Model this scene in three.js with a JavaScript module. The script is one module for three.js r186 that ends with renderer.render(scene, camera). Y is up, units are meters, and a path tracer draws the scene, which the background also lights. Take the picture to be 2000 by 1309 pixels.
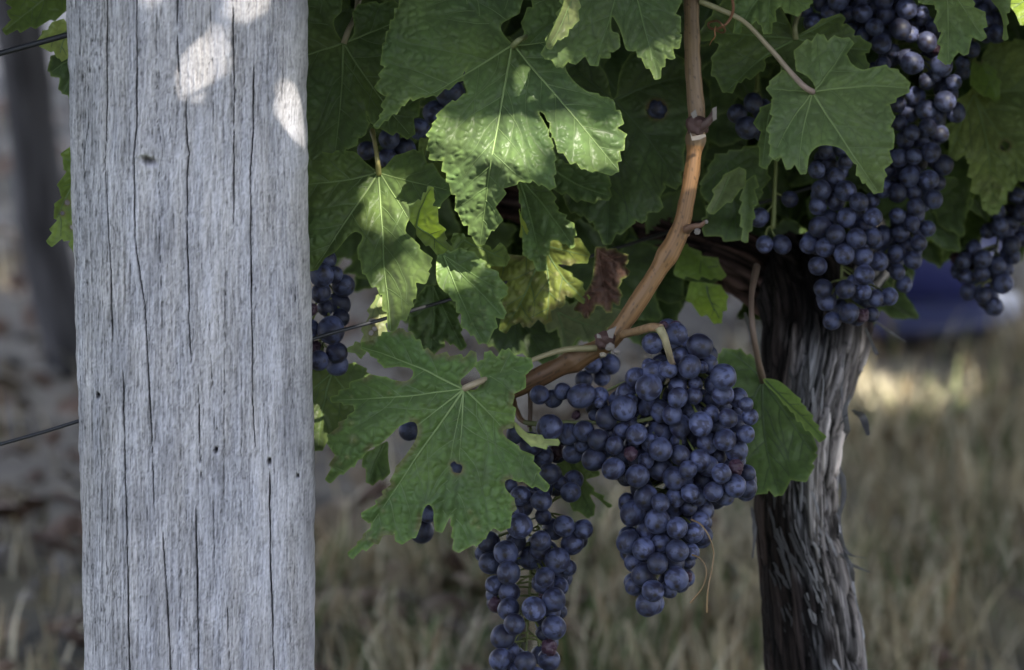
import * as THREE from 'three';
import { mergeGeometries } from 'three/addons/utils/BufferGeometryUtils.js';

// ---------------------------------------------------------------- camera, sky, sun, exposure
const F = 8333, CAM_Y = 0.95, PITCH = 10 * Math.PI / 180;
const camera = new THREE.PerspectiveCamera(2 * Math.atan(654.5 / F) * 180 / Math.PI, 2000 / 1309, 0.1, 200);
camera.position.set(0, CAM_Y, 0);
camera.rotation.x = -PITCH;
camera.focus = 2.49;
camera.userData.fStop = 8.5;
const scene = new THREE.Scene();
const renderer = new THREE.WebGLRenderer({ antialias: true });
renderer.toneMapping = THREE.LinearToneMapping;
renderer.toneMappingExposure = 4.0;
renderer.shadowMap.enabled = true;
{
  const W = 64, H = 128, d = new Float32Array(W * H * 4);
  for (let j = 0; j < H; j++) {
    const e = Math.max(0, Math.sin(((j + 0.5) / H - 0.5) * Math.PI)), t = Math.pow(e, 0.55);
    for (let i = 0; i < W; i++) {
      const o = (j * W + i) * 4;
      d[o] = 0.90 * (1 - t) + 0.44 * t; d[o + 1] = 0.93 * (1 - t) + 0.54 * t; d[o + 2] = 1.01 * (1 - t) + 0.80 * t; d[o + 3] = 1;
    }
  }
  const sky = new THREE.DataTexture(d, W, H, THREE.RGBAFormat, THREE.FloatType);
  sky.mapping = THREE.EquirectangularReflectionMapping; sky.magFilter = THREE.LinearFilter; sky.needsUpdate = true;
  scene.background = sky; scene.environment = sky;
}
const EL = 45 * Math.PI / 180, AZ = 26 * Math.PI / 180;
const SUN = new THREE.Vector3(Math.cos(EL) * Math.sin(AZ), Math.sin(EL), Math.cos(EL) * Math.cos(AZ));
const sun = new THREE.DirectionalLight(new THREE.Color(1, 0.93, 0.80), 5);
sun.position.copy(SUN).multiplyScalar(12).add(new THREE.Vector3(0, 0, -4)); sun.target.position.set(0, 0, -4);
sun.castShadow = true;
Object.assign(sun.shadow.camera, { left: -8, right: 8, top: 8, bottom: -8, near: 0.1, far: 40 });
scene.add(sun, sun.target);

// ---------------------------------------------------------------- helpers
const V = (x, y, z) => new THREE.Vector3(x, y, z);
const fwd = V(0, -Math.sin(PITCH), -Math.cos(PITCH)), upv = V(0, Math.cos(PITCH), -Math.sin(PITCH));
const P = (px, py, d) => {                       // the point that far in front of the camera, in metres
  const a = (px - 1000) / F * d, b = -(py - 654.5) / F * d;
  return V(a, CAM_Y + fwd.y * d + upv.y * b, fwd.z * d + upv.z * b);
};
const toPx = (p) => { const y = p.y - CAM_Y, d = y * fwd.y + p.z * fwd.z; return [1000 + p.x / d * F, 654.5 - (y * upv.y + p.z * upv.z) / d * F, d]; };
function rng(seed) { let s = seed | 0; return () => { s = (s + 0x6d2b79f5) | 0; let t = Math.imul(s ^ (s >>> 15), 1 | s); t = (t + Math.imul(t ^ (t >>> 7), 61 | t)) ^ t; return ((t ^ (t >>> 14)) >>> 0) / 4294967296; }; }
const hash = (x, y, z) => { let h = Math.imul(x, 374761393) ^ Math.imul(y, 668265263) ^ Math.imul(z, 2147483647 ^ 0x5bd1e995); h = Math.imul(h ^ (h >>> 13), 1274126177); h ^= h >>> 16; return (h >>> 0) / 4294967296; };
const sm = (t) => t * t * (3 - 2 * t), clamp = (x, a = 0, b = 1) => Math.min(b, Math.max(a, x)), mix = (a, b, t) => a + (b - a) * t;
const step = (a, b, x) => sm(clamp((x - a) / (b - a)));
function noise(x, y, z = 0) {                    // value noise, -1..1
  const i = Math.floor(x), j = Math.floor(y), k = Math.floor(z), u = sm(x - i), v = sm(y - j), w = sm(z - k);
  const L = (kk) => mix(mix(hash(i, j, kk), hash(i + 1, j, kk), u), mix(hash(i, j + 1, kk), hash(i + 1, j + 1, kk), u), v);
  return 2 * mix(L(k), L(k + 1), w) - 1;
}
const fbm = (x, y, z = 0, n = 4) => { let a = 0.5, s = 0; for (let i = 0; i < n; i++) { s += a * noise(x, y, z + i * 17); x *= 2.03; y *= 2.03; z *= 2.03; a *= 0.5; } return s; };
function worley(x, y, seed) {                    // [distance to nearest, to second nearest]
  const i = Math.floor(x), j = Math.floor(y); let a = 9, b = 9;
  for (let q = -1; q < 2; q++) for (let p = -1; p < 2; p++) {
    const dx = i + p + hash(i + p, j + q, seed) - x, dy = j + q + hash(i + p, j + q, seed + 7) - y, d = dx * dx + dy * dy;
    if (d < a) { b = a; a = d; } else if (d < b) b = d;
  }
  return [Math.sqrt(a), Math.sqrt(b)];
}
const used = new Map();
function numbered(name) { const n = used.get(name) ?? 0; used.set(name, n + 1); return n ? name + '_' + String(n).padStart(3, '0') : name; }
const shadows = (o) => { o.castShadow = true; o.receiveShadow = true; return o; };
function thing(name, label, category, pos, group) {
  const o = new THREE.Group(); o.name = numbered(name); o.position.copy(pos); o.userData = { label, category };
  if (group) o.userData.group = group;
  scene.add(o); return o;
}
function part(name, geo, mat, parent, label) {
  const o = shadows(new THREE.Mesh(geo, mat)); o.name = numbered(name);
  if (label) o.userData.label = label;
  parent.add(o); return o;
}
function top(o, name, label, category, kind) {
  shadows(o); o.name = numbered(name); o.userData = kind ? { label, kind } : { label, category }; scene.add(o); return o;
}
function geom(pos, idx, col, uv) {
  const g = new THREE.BufferGeometry();
  g.setAttribute('position', new THREE.Float32BufferAttribute(pos, 3));
  if (col) g.setAttribute('color', new THREE.Float32BufferAttribute(col, 3));
  if (uv) g.setAttribute('uv', new THREE.Float32BufferAttribute(uv, 2));
  g.setIndex(idx); g.computeVertexNormals(); return g;
}
// tapered tube through points; bump(angle, s, metres) adds to the radius, colour(angle, s) gives rgb
function tube(pts, radii, { sides = 8, steps = 40, bump, colour, cap = true, origin = V(0, 0, 0) } = {}) {
  const curve = new THREE.CatmullRomCurve3(pts, false, 'centripetal'), fr = curve.computeFrenetFrames(steps), len = curve.getLength(), pos = [], idx = [], col = [];
  const rad = (s) => { const f = s * (radii.length - 1), i = Math.min(radii.length - 2, Math.floor(f)); return mix(radii[i], radii[i + 1], sm(f - i)); };
  for (let i = 0; i <= steps; i++) {
    const s = i / steps, c = curve.getPointAt(s), n = fr.normals[i], b = fr.binormals[i];
    for (let k = 0; k < sides; k++) {
      const a = k / sides * 2 * Math.PI, r = rad(s) + (bump ? bump(a, s, s * len) : 0), ca = Math.cos(a) * r, sa = Math.sin(a) * r;
      pos.push(c.x + n.x * ca + b.x * sa - origin.x, c.y + n.y * ca + b.y * sa - origin.y, c.z + n.z * ca + b.z * sa - origin.z);
      if (colour) col.push(...colour(a, s, s * len));
      if (i < steps) { const k2 = (k + 1) % sides, p = i * sides + k, q = i * sides + k2; idx.push(p, q, p + sides, q, q + sides, p + sides); }
    }
  }
  if (cap) for (const [row, end] of [[0, 0], [steps, 1]]) {
    const c = curve.getPointAt(end), at = pos.length / 3; pos.push(c.x - origin.x, c.y - origin.y, c.z - origin.z);
    if (colour) col.push(...colour(0, end, end * len));
    for (let k = 0; k < sides; k++) { const p = row * sides + k, q = row * sides + (k + 1) % sides; end ? idx.push(p, q, at) : idx.push(q, p, at); }
  }
  return geom(pos, idx, colour ? col : null);
}
const std = (o) => new THREE.MeshStandardMaterial({ roughness: 0.85, ...o }), phys = (o) => new THREE.MeshPhysicalMaterial(o);
const rgb = (r, g, b) => new THREE.Color().setRGB(r, g, b);
const MAT = {
  leaf: phys({ name: 'vine leaf', vertexColors: true, roughness: 0.95, transmission: 0.28, thickness: 0, clearcoat: 0.32, clearcoatRoughness: 0.36, side: THREE.DoubleSide }),
  thin: phys({ name: 'young vine leaf', vertexColors: true, roughness: 0.95, transmission: 0.6, thickness: 0, clearcoat: 0.15, clearcoatRoughness: 0.4, side: THREE.DoubleSide }),  // copy of the leaf that passes more light, for the sunlit lobe's glow
  vein: std({ name: 'leaf vein', color: rgb(0.115, 0.18, 0.055), vertexColors: true, roughness: 0.6 }),
  petiole: std({ name: 'leaf stalk', vertexColors: true, roughness: 0.55 }),
  wood: std({ name: 'weathered wood', vertexColors: true, roughness: 0.9 }),
  bark: phys({ name: 'vine bark', vertexColors: true, roughness: 0.9, specularIntensity: 0.35 }),
  cane: phys({ name: 'cane bark', vertexColors: true, roughness: 0.6, clearcoat: 0.15, clearcoatRoughness: 0.45 }),
  stalk: std({ name: 'bunch stalk', color: rgb(0.13, 0.155, 0.045), roughness: 0.6 }),
  grape: phys({ name: 'grape skin', vertexColors: true, roughness: 0.55, sheen: 0.5, sheenColor: rgb(0.45, 0.48, 0.72), sheenRoughness: 0.45 }),
  dry: phys({ name: 'dry leaf', vertexColors: true, roughness: 1, transmission: 0.12, thickness: 0, side: THREE.DoubleSide }),
  wire: std({ name: 'wire', color: rgb(0.035, 0.037, 0.042), roughness: 0.5, metalness: 0.4 }),
  soil: std({ name: 'soil', vertexColors: true, roughness: 1 }),
};

// ---------------------------------------------------------------- where the sun comes through: [x, y, distance, radius] in the photograph's pixels
const FLECKS = [
  [384, 126, 2.397, 8], [400, 124, 2.397, 7], [492, -12, 2.393, 8], [583, 200, 2.410, 12],
  [1000, 270, 2.475, 26], [960, 295, 2.475, 20], [880, 312, 2.484, 22], [905, 350, 2.487, 28], [922, 400, 2.494, 24], [935, 440, 2.502, 16],
  [1108, 272, 2.485, 18], [1140, 300, 2.484, 16], [746, 372, 2.530, 10], [748, 420, 2.523, 11], [786, 548, 2.499, 18], [770, 590, 2.492, 8], [828, 470, 2.514, 10],
  [852, 420, 2.502, 24], [872, 470, 2.507, 16], [915, 505, 2.532, 15], [878, 505, 2.534, 12], [1090, 548, 2.596, 18],
  [1096, 50, 2.451, 12], [1285, 125, 2.482, 10], [1810, 82, 2.642, 14], [1782, 66, 2.651, 10], [108, 75, 2.569, 16], [122, 435, 2.569, 13],
  [1770, 768, 5.05, 80], [1700, 735, 5.10, 80], [1735, 760, 5.0, 75], [1685, 700, 5.2, 60], [1830, 778, 5.0, 50], [45, 552, 5.93, 30], [1350, 330, 2.526, 7], [1990, 20, 2.596, 16],
].map(([x, y, d, r]) => ({ at: P(x, y, d), r: r * d / F }));
const inFleck = (p, more) => FLECKS.some(({ at, r }) => {
  const q = p.clone().sub(at), t = q.dot(SUN);
  return t > 0.02 && q.addScaledVector(SUN, -t).length() < r + more;
});
const blocksFleck = (matrix, outlinePts, more) => { // does a leaf so placed stand in one of those beams
  const c = V(0, 0, 0).setFromMatrixPosition(matrix), pts = outlinePts.map((p) => p.clone().applyMatrix4(matrix));
  return FLECKS.some(({ at, r }) => {
    const off = (p) => { const q = p.clone().sub(at), t = q.dot(SUN); return t > 0.02 ? q.addScaledVector(SUN, -t).length() : 9; };
    return off(c) < r + more + 0.17 && pts.some((p) => off(p) < r + more);
  });
};

// ---------------------------------------------------------------- ground and what lies on it
{
  const pos = [], idx = [], col = [], xs = [], zs = [];
  for (let x = -60; x <= 60;) { xs.push(x); x += Math.abs(x) < 1.6 ? 0.025 : Math.abs(x) < 4 ? 0.2 : 4; }
  for (let z = 40; z >= -80;) { zs.push(z); z -= z < -3 && z > -9 ? 0.03 : Math.abs(z + 5) < 8 ? 0.15 : 4; }
  for (const z of zs) for (const x of xs) {
    const y = 0.012 * fbm(x * 3, z * 3, 1) + 0.006 * fbm(x * 14, z * 14, 5, 3) - 0.012;
    pos.push(x, y, z);
    const grass = step(0.0, 0.25, x * 0.9 + 0.15 - (-z - 4.2) * 0.5 + 0.2 * fbm(x * 4, z * 4, 9)), n = fbm(x * 9, z * 9, 3), m = fbm(x * 28, z * 28, 8, 3), litter = step(0.1, 0.35, fbm(x * 6 + 9, z * 6, 12) + (x < -0.4 ? 0.12 : 0));
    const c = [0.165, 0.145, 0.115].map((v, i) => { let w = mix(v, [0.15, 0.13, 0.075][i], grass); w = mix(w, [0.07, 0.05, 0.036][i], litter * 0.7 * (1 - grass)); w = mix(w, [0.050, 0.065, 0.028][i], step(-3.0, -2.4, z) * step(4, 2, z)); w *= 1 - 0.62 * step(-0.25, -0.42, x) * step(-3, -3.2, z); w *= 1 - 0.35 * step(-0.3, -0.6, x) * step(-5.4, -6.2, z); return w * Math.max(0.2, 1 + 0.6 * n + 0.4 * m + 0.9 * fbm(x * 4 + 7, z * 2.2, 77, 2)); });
    col.push(...c);
  }
  const w = xs.length;
  for (let j = 0; j + 1 < zs.length; j++) for (let i = 0; i + 1 < w; i++) { const a = j * w + i; idx.push(a, a + 1, a + w, a + 1, a + w + 1, a + w); }
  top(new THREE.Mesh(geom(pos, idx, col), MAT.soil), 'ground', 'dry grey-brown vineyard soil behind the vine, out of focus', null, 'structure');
}
function scatter(geo, mat, list, parent, name, label) {
  const m = new THREE.InstancedMesh(geo, mat, list.length), c = new THREE.Color();
  list.forEach(([matrix, color], i) => { m.setMatrixAt(i, matrix); if (color) m.setColorAt(i, c.setRGB(...color)); });
  shadows(m); m.name = numbered(name); m.userData = { kind: 'stuff' }; if (label) m.userData.label = label;
  (parent ?? scene).add(m); return m;
}
const M4 = (p, q, s) => new THREE.Matrix4().compose(p, q, s), E = (x, y, z, o = 'YXZ') => new THREE.Quaternion().setFromEuler(new THREE.Euler(x, y, z, o));
{ // grass: bent blades
  const r = rng(11), blade = (bend, w) => {
    const pos = [], idx = [], n = 6;
    for (let i = 0; i <= n; i++) { const t = i / n, h = t * (1 - 0.25 * bend * t), o = bend * t * t * 0.6, ww = w * (1 - t * 0.92); pos.push(-ww, h, o, ww, h, o + 0.01 * ww); if (i < n) idx.push(2 * i, 2 * i + 1, 2 * i + 2, 2 * i + 1, 2 * i + 3, 2 * i + 2); }
    return geom(pos, idx);
  };
  const kinds = [blade(0.2, 0.022), blade(0.7, 0.026), blade(1.2, 0.02)], lists = [[], [], []];
  for (let i = 0; i < 90000; i++) {
    const d = 3.2 + 5.5 * Math.pow(r(), 1.3), x = (r() * 2 - 1) * (0.2 + d * 0.15), z = -d;
    const dense = step(-0.12, 0.22, x * 0.9 + 0.15 - (d - 4.2) * 0.5 + 0.32 * fbm(x * 4, z * 4, 9)) + 0.05;
    const clump = 0.5 + 0.5 * fbm(x * 11, z * 11, 31, 2) * 2;
    if (r() > dense * clump * 1.1) continue;
    const h = (0.028 + 0.055 * r() * r()) * (0.6 + clump), t = r(), g = fbm(x * 3, z * 3, 50, 2);
    const c = t < 0.22 + 0.45 * g ? [0.06, 0.095, 0.028] : t < 0.6 ? [0.29, 0.25, 0.155] : t < 0.85 ? [0.38, 0.345, 0.25] : [0.20, 0.145, 0.08];
    const v = 0.6 + 0.6 * r();
    lists[Math.floor(r() * 3)].push([M4(V(x, -0.01, z), E((r() - 0.5) * 0.7, r() * 6.28, (r() - 0.5) * 0.7), V(h * 1.6, h, h)), c.map((k) => k * v * 1.38)]);
  }
  const lab = ['upright', 'leaning', 'drooping'];
  kinds.forEach((k, i) => scatter(k, std({ name: 'dry grass', side: THREE.DoubleSide, roughness: 0.9 }), lists[i], null, 'dry_grass', `dry straw-coloured ${lab[i]} grass covering the ground behind the vine`));
  // pebbles and fallen leaves
  const stone = new THREE.IcosahedronGeometry(1, 2), sp = stone.attributes.position;
  for (let i = 0; i < sp.count; i++) { const k = 1 + 0.28 * noise(sp.getX(i) * 1.6 + 3, sp.getY(i) * 1.6, sp.getZ(i) * 1.6); sp.setXYZ(i, sp.getX(i) * k, sp.getY(i) * k * 0.6, sp.getZ(i) * k); }
  stone.computeVertexNormals();
  const stones = [], litter = [];
  for (let i = 0; i < 1500; i++) {
    const d = 3.4 + 5 * r(), x = (r() * 2 - 1) * (0.2 + d * 0.15), s = 0.006 + 0.02 * r() * r();
    if (x > 0.25 && d < 5.3) continue;
    const v = 0.6 + 0.7 * r(); stones.push([M4(V(x, s * 0.3 - 0.012, -d), E(r(), r() * 6, r()), V(s, s, s)), [0.15 * v, 0.138 * v, 0.122 * v]]);
  }
  const lg = new THREE.PlaneGeometry(1, 0.8, 4, 3), lp = lg.attributes.position;
  for (let i = 0; i < lp.count; i++) lp.setZ(i, 0.18 * Math.sin(lp.getX(i) * 5) + 0.12 * Math.cos(lp.getY(i) * 6));
  lg.computeVertexNormals();
  for (let i = 0; i < 1100; i++) {
    const d = 3.5 + 4.5 * r(), x = (r() * 2 - 1) * (0.2 + d * 0.15), s = 0.02 + 0.035 * r();
    if (x > 0.1 && r() < 0.8) continue;
    const v = 0.5 + 0.8 * r(); litter.push([M4(V(x, 0.008 + 0.01 * r(), -d), E(-1.57 + (r() - 0.5) * 1.2, 0, r() * 6.28, 'XYZ'), V(s, s, s)), r() < 0.5 ? [0.10 * v, 0.062 * v, 0.042 * v] : [0.19 * v, 0.15 * v, 0.105 * v]]);
  }
  scatter(stone, std({ name: 'stone', roughness: 0.95 }), stones, null, 'pebbles', 'small grey pebbles lying on the bare soil');
  scatter(lg, std({ name: 'leaf litter', side: THREE.DoubleSide }), litter, null, 'leaf_litter', 'brown fallen leaves lying on the bare soil');
}

// ---------------------------------------------------------------- wooden post
const postD = 2.43;
{
  const Z0 = (postD - 0.45 * Math.sin(PITCH)) / Math.cos(PITCH);      // front face, upright
  const xl = (y) => 128 + 37 * (y / 1309) + 2.5 * noise(y / 90, 3) + 1.2 * noise(y / 23, 8) + (y < 0 ? 0 : 0), xr = (y) => 598 + 14 * step(-100, 1309, y) * 1.05 + 2.2 * noise(y / 110, 13) + 1.2 * noise(y / 21, 18) - 4 * Math.exp(-(((y - 330) / 180) ** 2));
  // [strength, x, y, x, y ...]
  const cracks = [
    [1.0, 278, -60, 278, 0, 278, 246, 272, 309, 274, 457, 278, 500, 294, 611, 306, 846, 312, 1013],
    [1.0, 463, -60, 462, 0, 464, 110, 466, 176, 464, 300, 464, 460], [1.0, 502, 105, 502, 246, 496, 334, 497, 500, 501, 797, 507, 902],
    [1.0, 532, 902, 535, 1118, 541, 1303, 542, 1400], [0.9, 356, -60, 356, 0, 357, 169], [1.0, 372, 165, 374, 274, 379, 302, 374, 351, 375, 460, 376, 500, 380, 673, 385, 720], [1.0, 396, 740, 400, 920, 404, 960], [1.0, 391, 970, 397, 1309, 398, 1400],
    [0.85, 220, -60, 220, 211, 216, 316, 223, 457, 226, 500, 232, 685], [1.0, 250, 716, 257, 994, 263, 1309, 264, 1400], [0.45, 316, 0, 316, 232, 328, 299, 320, 337, 321, 460, 323, 500, 328, 673],
    [0.95, 325, 1019, 333, 1120, 343, 1309, 345, 1400], [0.4, 179, 0, 183, 246, 172, 316, 180, 420], [0.45, 204, 778, 208, 900, 210, 1056], [0.4, 418, 0, 425, 176, 425, 386], [0.55, 417, 605, 420, 698, 430, 871], [0.5, 424, 960, 427, 1118],
    [0.8, 451, 1149, 453, 1230, 456, 1309, 458, 1400], [0.4, 448, 500, 445, 895, 448, 1118], [0.4, 525, 735, 530, 895], [0.35, 560, 20, 553, 330], [0.3, 345, 180, 340, 420], [0.3, 150, 400, 170, 900], [0.3, 580, 420, 590, 700], [0.3, 480, 700, 476, 1250], [0.3, 300, 700, 296, 1280], [0.3, 235, 900, 232, 1300], [0.3, 362, 820, 360, 1290], [0.3, 560, 800, 572, 1309],
  ];
  const crackAt = (x, y) => {
    let deep = 0;
    for (const c of cracks) {
      const n = c.length;
      if (y < c[2] - 2 || y > c[n - 1] + 2) continue;
      for (let i = 1; i + 3 < n; i += 2) if (y >= c[i + 1] && y <= c[i + 3]) {
        const t = (y - c[i + 1]) / (c[i + 3] - c[i + 1]), cx = mix(c[i], c[i + 2], t) + 0.7 * noise(y / 45, i + c[1]) + 0.3 * noise(y / 9, c[1]), end = Math.min(1, (y - c[2]) / 40, (c[n - 1] - y) / 40);
        const w = c[0] * (0.8 + 0.5 * noise(y / 60, c[1] + 5)) * Math.max(0.25, end), d = Math.abs(x - cx);
        if (d < w * 1.6) deep = Math.max(deep, c[0] * (1 - d / (w * 1.6)) * Math.max(0.3, end));
      }
    }
    return deep;
  };
  const holes = [[301, 314, 17, 8], [202, 777, 4, 5], [430, 880, 4.5, 6], [532, 904, 4, 7], [585, 938, 3.5, 4]];
  const ys = []; for (let h = 1.25; h > -0.06;) { ys.push(h); h -= h < 0.75 && h > 0.30 ? 0.0011 : 0.01; }
  const us = []; for (let i = 0; i <= 440; i++) us.push(-1 + 2 * i / 440);
  const pos = [], idx = [], col = [], half = 0.042, org = V(0, 0, -Z0);
  org.x = P(365, 654, postD).x;
  for (const h of ys) {
    const d = (CAM_Y - h) * Math.sin(PITCH) + Z0 * Math.cos(PITCH), py = toPx(V(0, h, -Z0))[1];
    const a = P(xl(py), py, d + 0.036).x, b = P(xr(py), py, d + 0.036).x, cx = (a + b) / 2, hw = (b - a) / 2, row = [];
    for (const u0 of us) {
      const u = Math.sin(u0 * Math.PI / 2 * 0.985) / Math.sin(Math.PI / 2 * 0.985), X = cx + hw * u, px = mix(xl(py), xr(py), (u + 1) / 2);
      const round = half * (1 - Math.pow(Math.max(0, 1 - Math.pow(Math.abs(u), 7)), 1 / 3.2)) + 0.006 * u * u;
      // grain bends round the knot
      const kd = ((px - 300) / 26) ** 2 + ((py - 312) / 60) ** 2, gx = px + 9 * Math.exp(-kd) * Math.sign(px - 300) * -1;
      const fine = noise(gx / 1.7, py / 26, 1), mid = noise(gx / 5, py / 75, 2), wide = fbm(gx / 26, py / 330, 3, 3), speck = noise(px / 2.2, py / 3.4, 4), pit = Math.max(0, noise(px / 3.2, py / 9, 6) - 0.45);
      const cr = crackAt(px, py); let hole = 0;
      for (const [hx, hy, rx, ry] of holes) hole = Math.max(hole, clamp(1.25 - Math.hypot((px - hx) / rx, (py - hy + (rx > 9 ? -0.25 * (px - hx) : 0)) / ry)));
      const swell = 0.0022 * Math.exp(-(((px - 298) / 34) ** 2 + ((py - 292) / 34) ** 2));
      const z = -round - 0.0045 * cr - 0.006 * hole + swell + 0.0005 * fine + 0.0005 * mid + 0.0006 * wide + 0.0004 * speck - 0.001 * pit;
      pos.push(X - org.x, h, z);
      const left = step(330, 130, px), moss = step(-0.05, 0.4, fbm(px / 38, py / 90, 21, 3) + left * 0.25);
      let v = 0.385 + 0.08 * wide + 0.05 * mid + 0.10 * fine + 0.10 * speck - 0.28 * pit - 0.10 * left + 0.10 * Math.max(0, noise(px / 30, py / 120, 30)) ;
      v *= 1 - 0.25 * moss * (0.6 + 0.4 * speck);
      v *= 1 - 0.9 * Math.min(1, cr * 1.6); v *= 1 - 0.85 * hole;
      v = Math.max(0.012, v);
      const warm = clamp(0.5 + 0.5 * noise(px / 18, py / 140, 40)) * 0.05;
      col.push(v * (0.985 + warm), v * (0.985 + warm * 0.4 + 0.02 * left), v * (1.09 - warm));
    }
    for (let k = 1; k < 24; k++) { // the back, in the ground's shade of grey
      const t = Math.PI * k / 24, c = Math.cos(t), s = Math.sin(t);
      pos.push(cx + hw * Math.sign(c) * Math.pow(Math.abs(c), 0.5) - org.x, h, -half - 0.006 - half * Math.pow(s, 0.6)); col.push(0.3, 0.3, 0.31);
    }
  }
  const w = us.length + 23;
  for (let j = 0; j + 1 < ys.length; j++) for (let i = 0; i < w; i++) { const p = j * w + i, q = j * w + (i + 1) % w; idx.push(p, p + w, q, q, p + w, q + w); }
  for (const [row, flip] of [[0, 0], [ys.length - 1, 1]]) { const at = pos.length / 3; pos.push(0, ys[row], -half); col.push(0.3, 0.3, 0.3); for (let i = 0; i < w; i++) { const p = row * w + i, q = row * w + (i + 1) % w; flip ? idx.push(p, at, q) : idx.push(p, q, at); } }
  const g = geom(pos, idx, col), t = thing('wooden_post', 'thick weathered grey wooden post with long cracks and sun spots', 'post', org);
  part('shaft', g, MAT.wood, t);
}

// ---------------------------------------------------------------- trellis wires
{
  const wire = (pts, r, label) => { const w = pts.map((p) => P(...p)), o = w[0]; const m = new THREE.Mesh(tube(w, [r, r], { sides: 8, steps: 40, origin: o }), MAT.wire); m.position.copy(o); top(m, 'trellis_wire', label, 'wire'); m.userData.group = 'trellis wires'; };
  wire([[-700, 300, 2.46], [-100, 132, 2.49], [0, 104, 2.50], [125, 70, 2.505], [365, 0, 2.515], [900, -150, 2.56], [2300, -520, 2.75]], 0.0017, 'dark thin trellis wire meeting the post near its top');
  wire([[-700, 1085, 2.44], [-100, 896, 2.475], [0, 868, 2.48], [160, 821, 2.487], [600, 664, 2.50], [712, 634, 2.515], [1000, 548, 2.60], [1180, 492, 2.68], [1300, 455, 2.72], [2300, 140, 3.0]], 0.0011, 'dark thin trellis wire running below mid height behind the post');
}

// ---------------------------------------------------------------- leaves
// outline of a leaf: [x, y, kind]; kind 0 smooth edge, 1 toothed edge, 2 the point of a lobe
function outline(flat, seed) {
  const r = rng(seed), n = flat.length / 3, pt = (i) => { i = (i + n) % n; return flat.slice(i * 3, i * 3 + 3); }, out = [];
  let area = 0; for (let i = 0; i < n; i++) { const a = pt(i), b = pt(i + 1); area += a[0] * b[1] - b[0] * a[1]; }
  const side = area > 0 ? 1 : -1;
  for (let i = 0; i < n; i++) {
    const a = pt(i - 1), b = pt(i), c = pt(i + 1), d = pt(i + 2), len = Math.hypot(c[0] - b[0], c[1] - b[1]);
    if (b[2] === 0 && c[2] === 0 || len < 13) {
      const m = Math.max(2, Math.round(len / 5));
      for (let k = 0; k < m; k++) {
        const t = k / m, f = (p0, p1, p2, p3, s1, s2) => { const m1 = s1 * (p2 - p0) / 2, m2 = s2 * (p3 - p1) / 2, t2 = t * t, t3 = t2 * t; return (2 * t3 - 3 * t2 + 1) * p1 + (t3 - 2 * t2 + t) * m1 + (-2 * t3 + 3 * t2) * p2 + (t3 - t2) * m2; };
        const s1 = b[2] === 0 ? 1 : 0, s2 = c[2] === 0 ? 1 : 0; out.push([f(a[0], b[0], c[0], d[0], s1, s2), f(a[1], b[1], c[1], d[1], s1, s2)]);
      }
      continue;
    }
    // teeth that point towards the nearer lobe point
    let back = 1, ahead = 1; while (back < n && pt(i + 1 - back)[2] !== 2) back++; while (ahead < n && pt(i + ahead)[2] !== 2) ahead++;
    const toTip = c[2] === 2 ? true : b[2] === 2 ? false : ahead <= back, m = Math.max(1, Math.round(len / 27)), nx = side * (c[1] - b[1]) / len, ny = -side * (c[0] - b[0]) / len;
    let s = 0; const cuts = []; for (let k = 0; k < m; k++) { s += 0.75 + 0.5 * r(); cuts.push(s); }
    for (let k = 0; k < m; k++) {
      const t0 = (k ? cuts[k - 1] : 0) / s, t1 = cuts[k] / s, L = (t1 - t0) * len, am = Math.min(8, L * 0.27) * (0.7 + 0.6 * r()) * (b[2] === 0 || c[2] === 0 ? 0.6 : 1);
      const shape = toTip ? [[0, 0], [0.3, 0.35], [0.62, 0.72], [0.84, 1], [0.95, 0.35]] : [[0, 0], [0.05, 0.35], [0.16, 1], [0.38, 0.72], [0.7, 0.35]];
      for (const [u, v] of shape) { const t = t0 + (t1 - t0) * u; out.push([mix(b[0], c[0], t) + nx * am * v + (r() - 0.5), mix(b[1], c[1], t) + ny * am * v + (r() - 0.5)]); }
    }
  }
  return out;
}
function sdfOf(poly) { // positive inside
  const n = poly.length, a = new Float64Array(n * 4); poly.forEach((p, i) => { const q = poly[(i + 1) % n]; a.set([p[0], p[1], q[0] - p[0], q[1] - p[1]], i * 4); });
  return (x, y) => {
    let best = 1e9, inside = false;
    for (let i = 0; i < n; i++) {
      const px = a[i * 4], py = a[i * 4 + 1], ex = a[i * 4 + 2], ey = a[i * 4 + 3], wx = x - px, wy = y - py, t = clamp((wx * ex + wy * ey) / (ex * ex + ey * ey + 1e-9)), dx = wx - ex * t, dy = wy - ey * t, d = dx * dx + dy * dy;
      if (d < best) best = d;
      if ((py > y) !== (py + ey > y) && x < px + ex * (y - py) / ey) inside = !inside;
    }
    return (inside ? 1 : -1) * Math.sqrt(best);
  };
}
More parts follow.
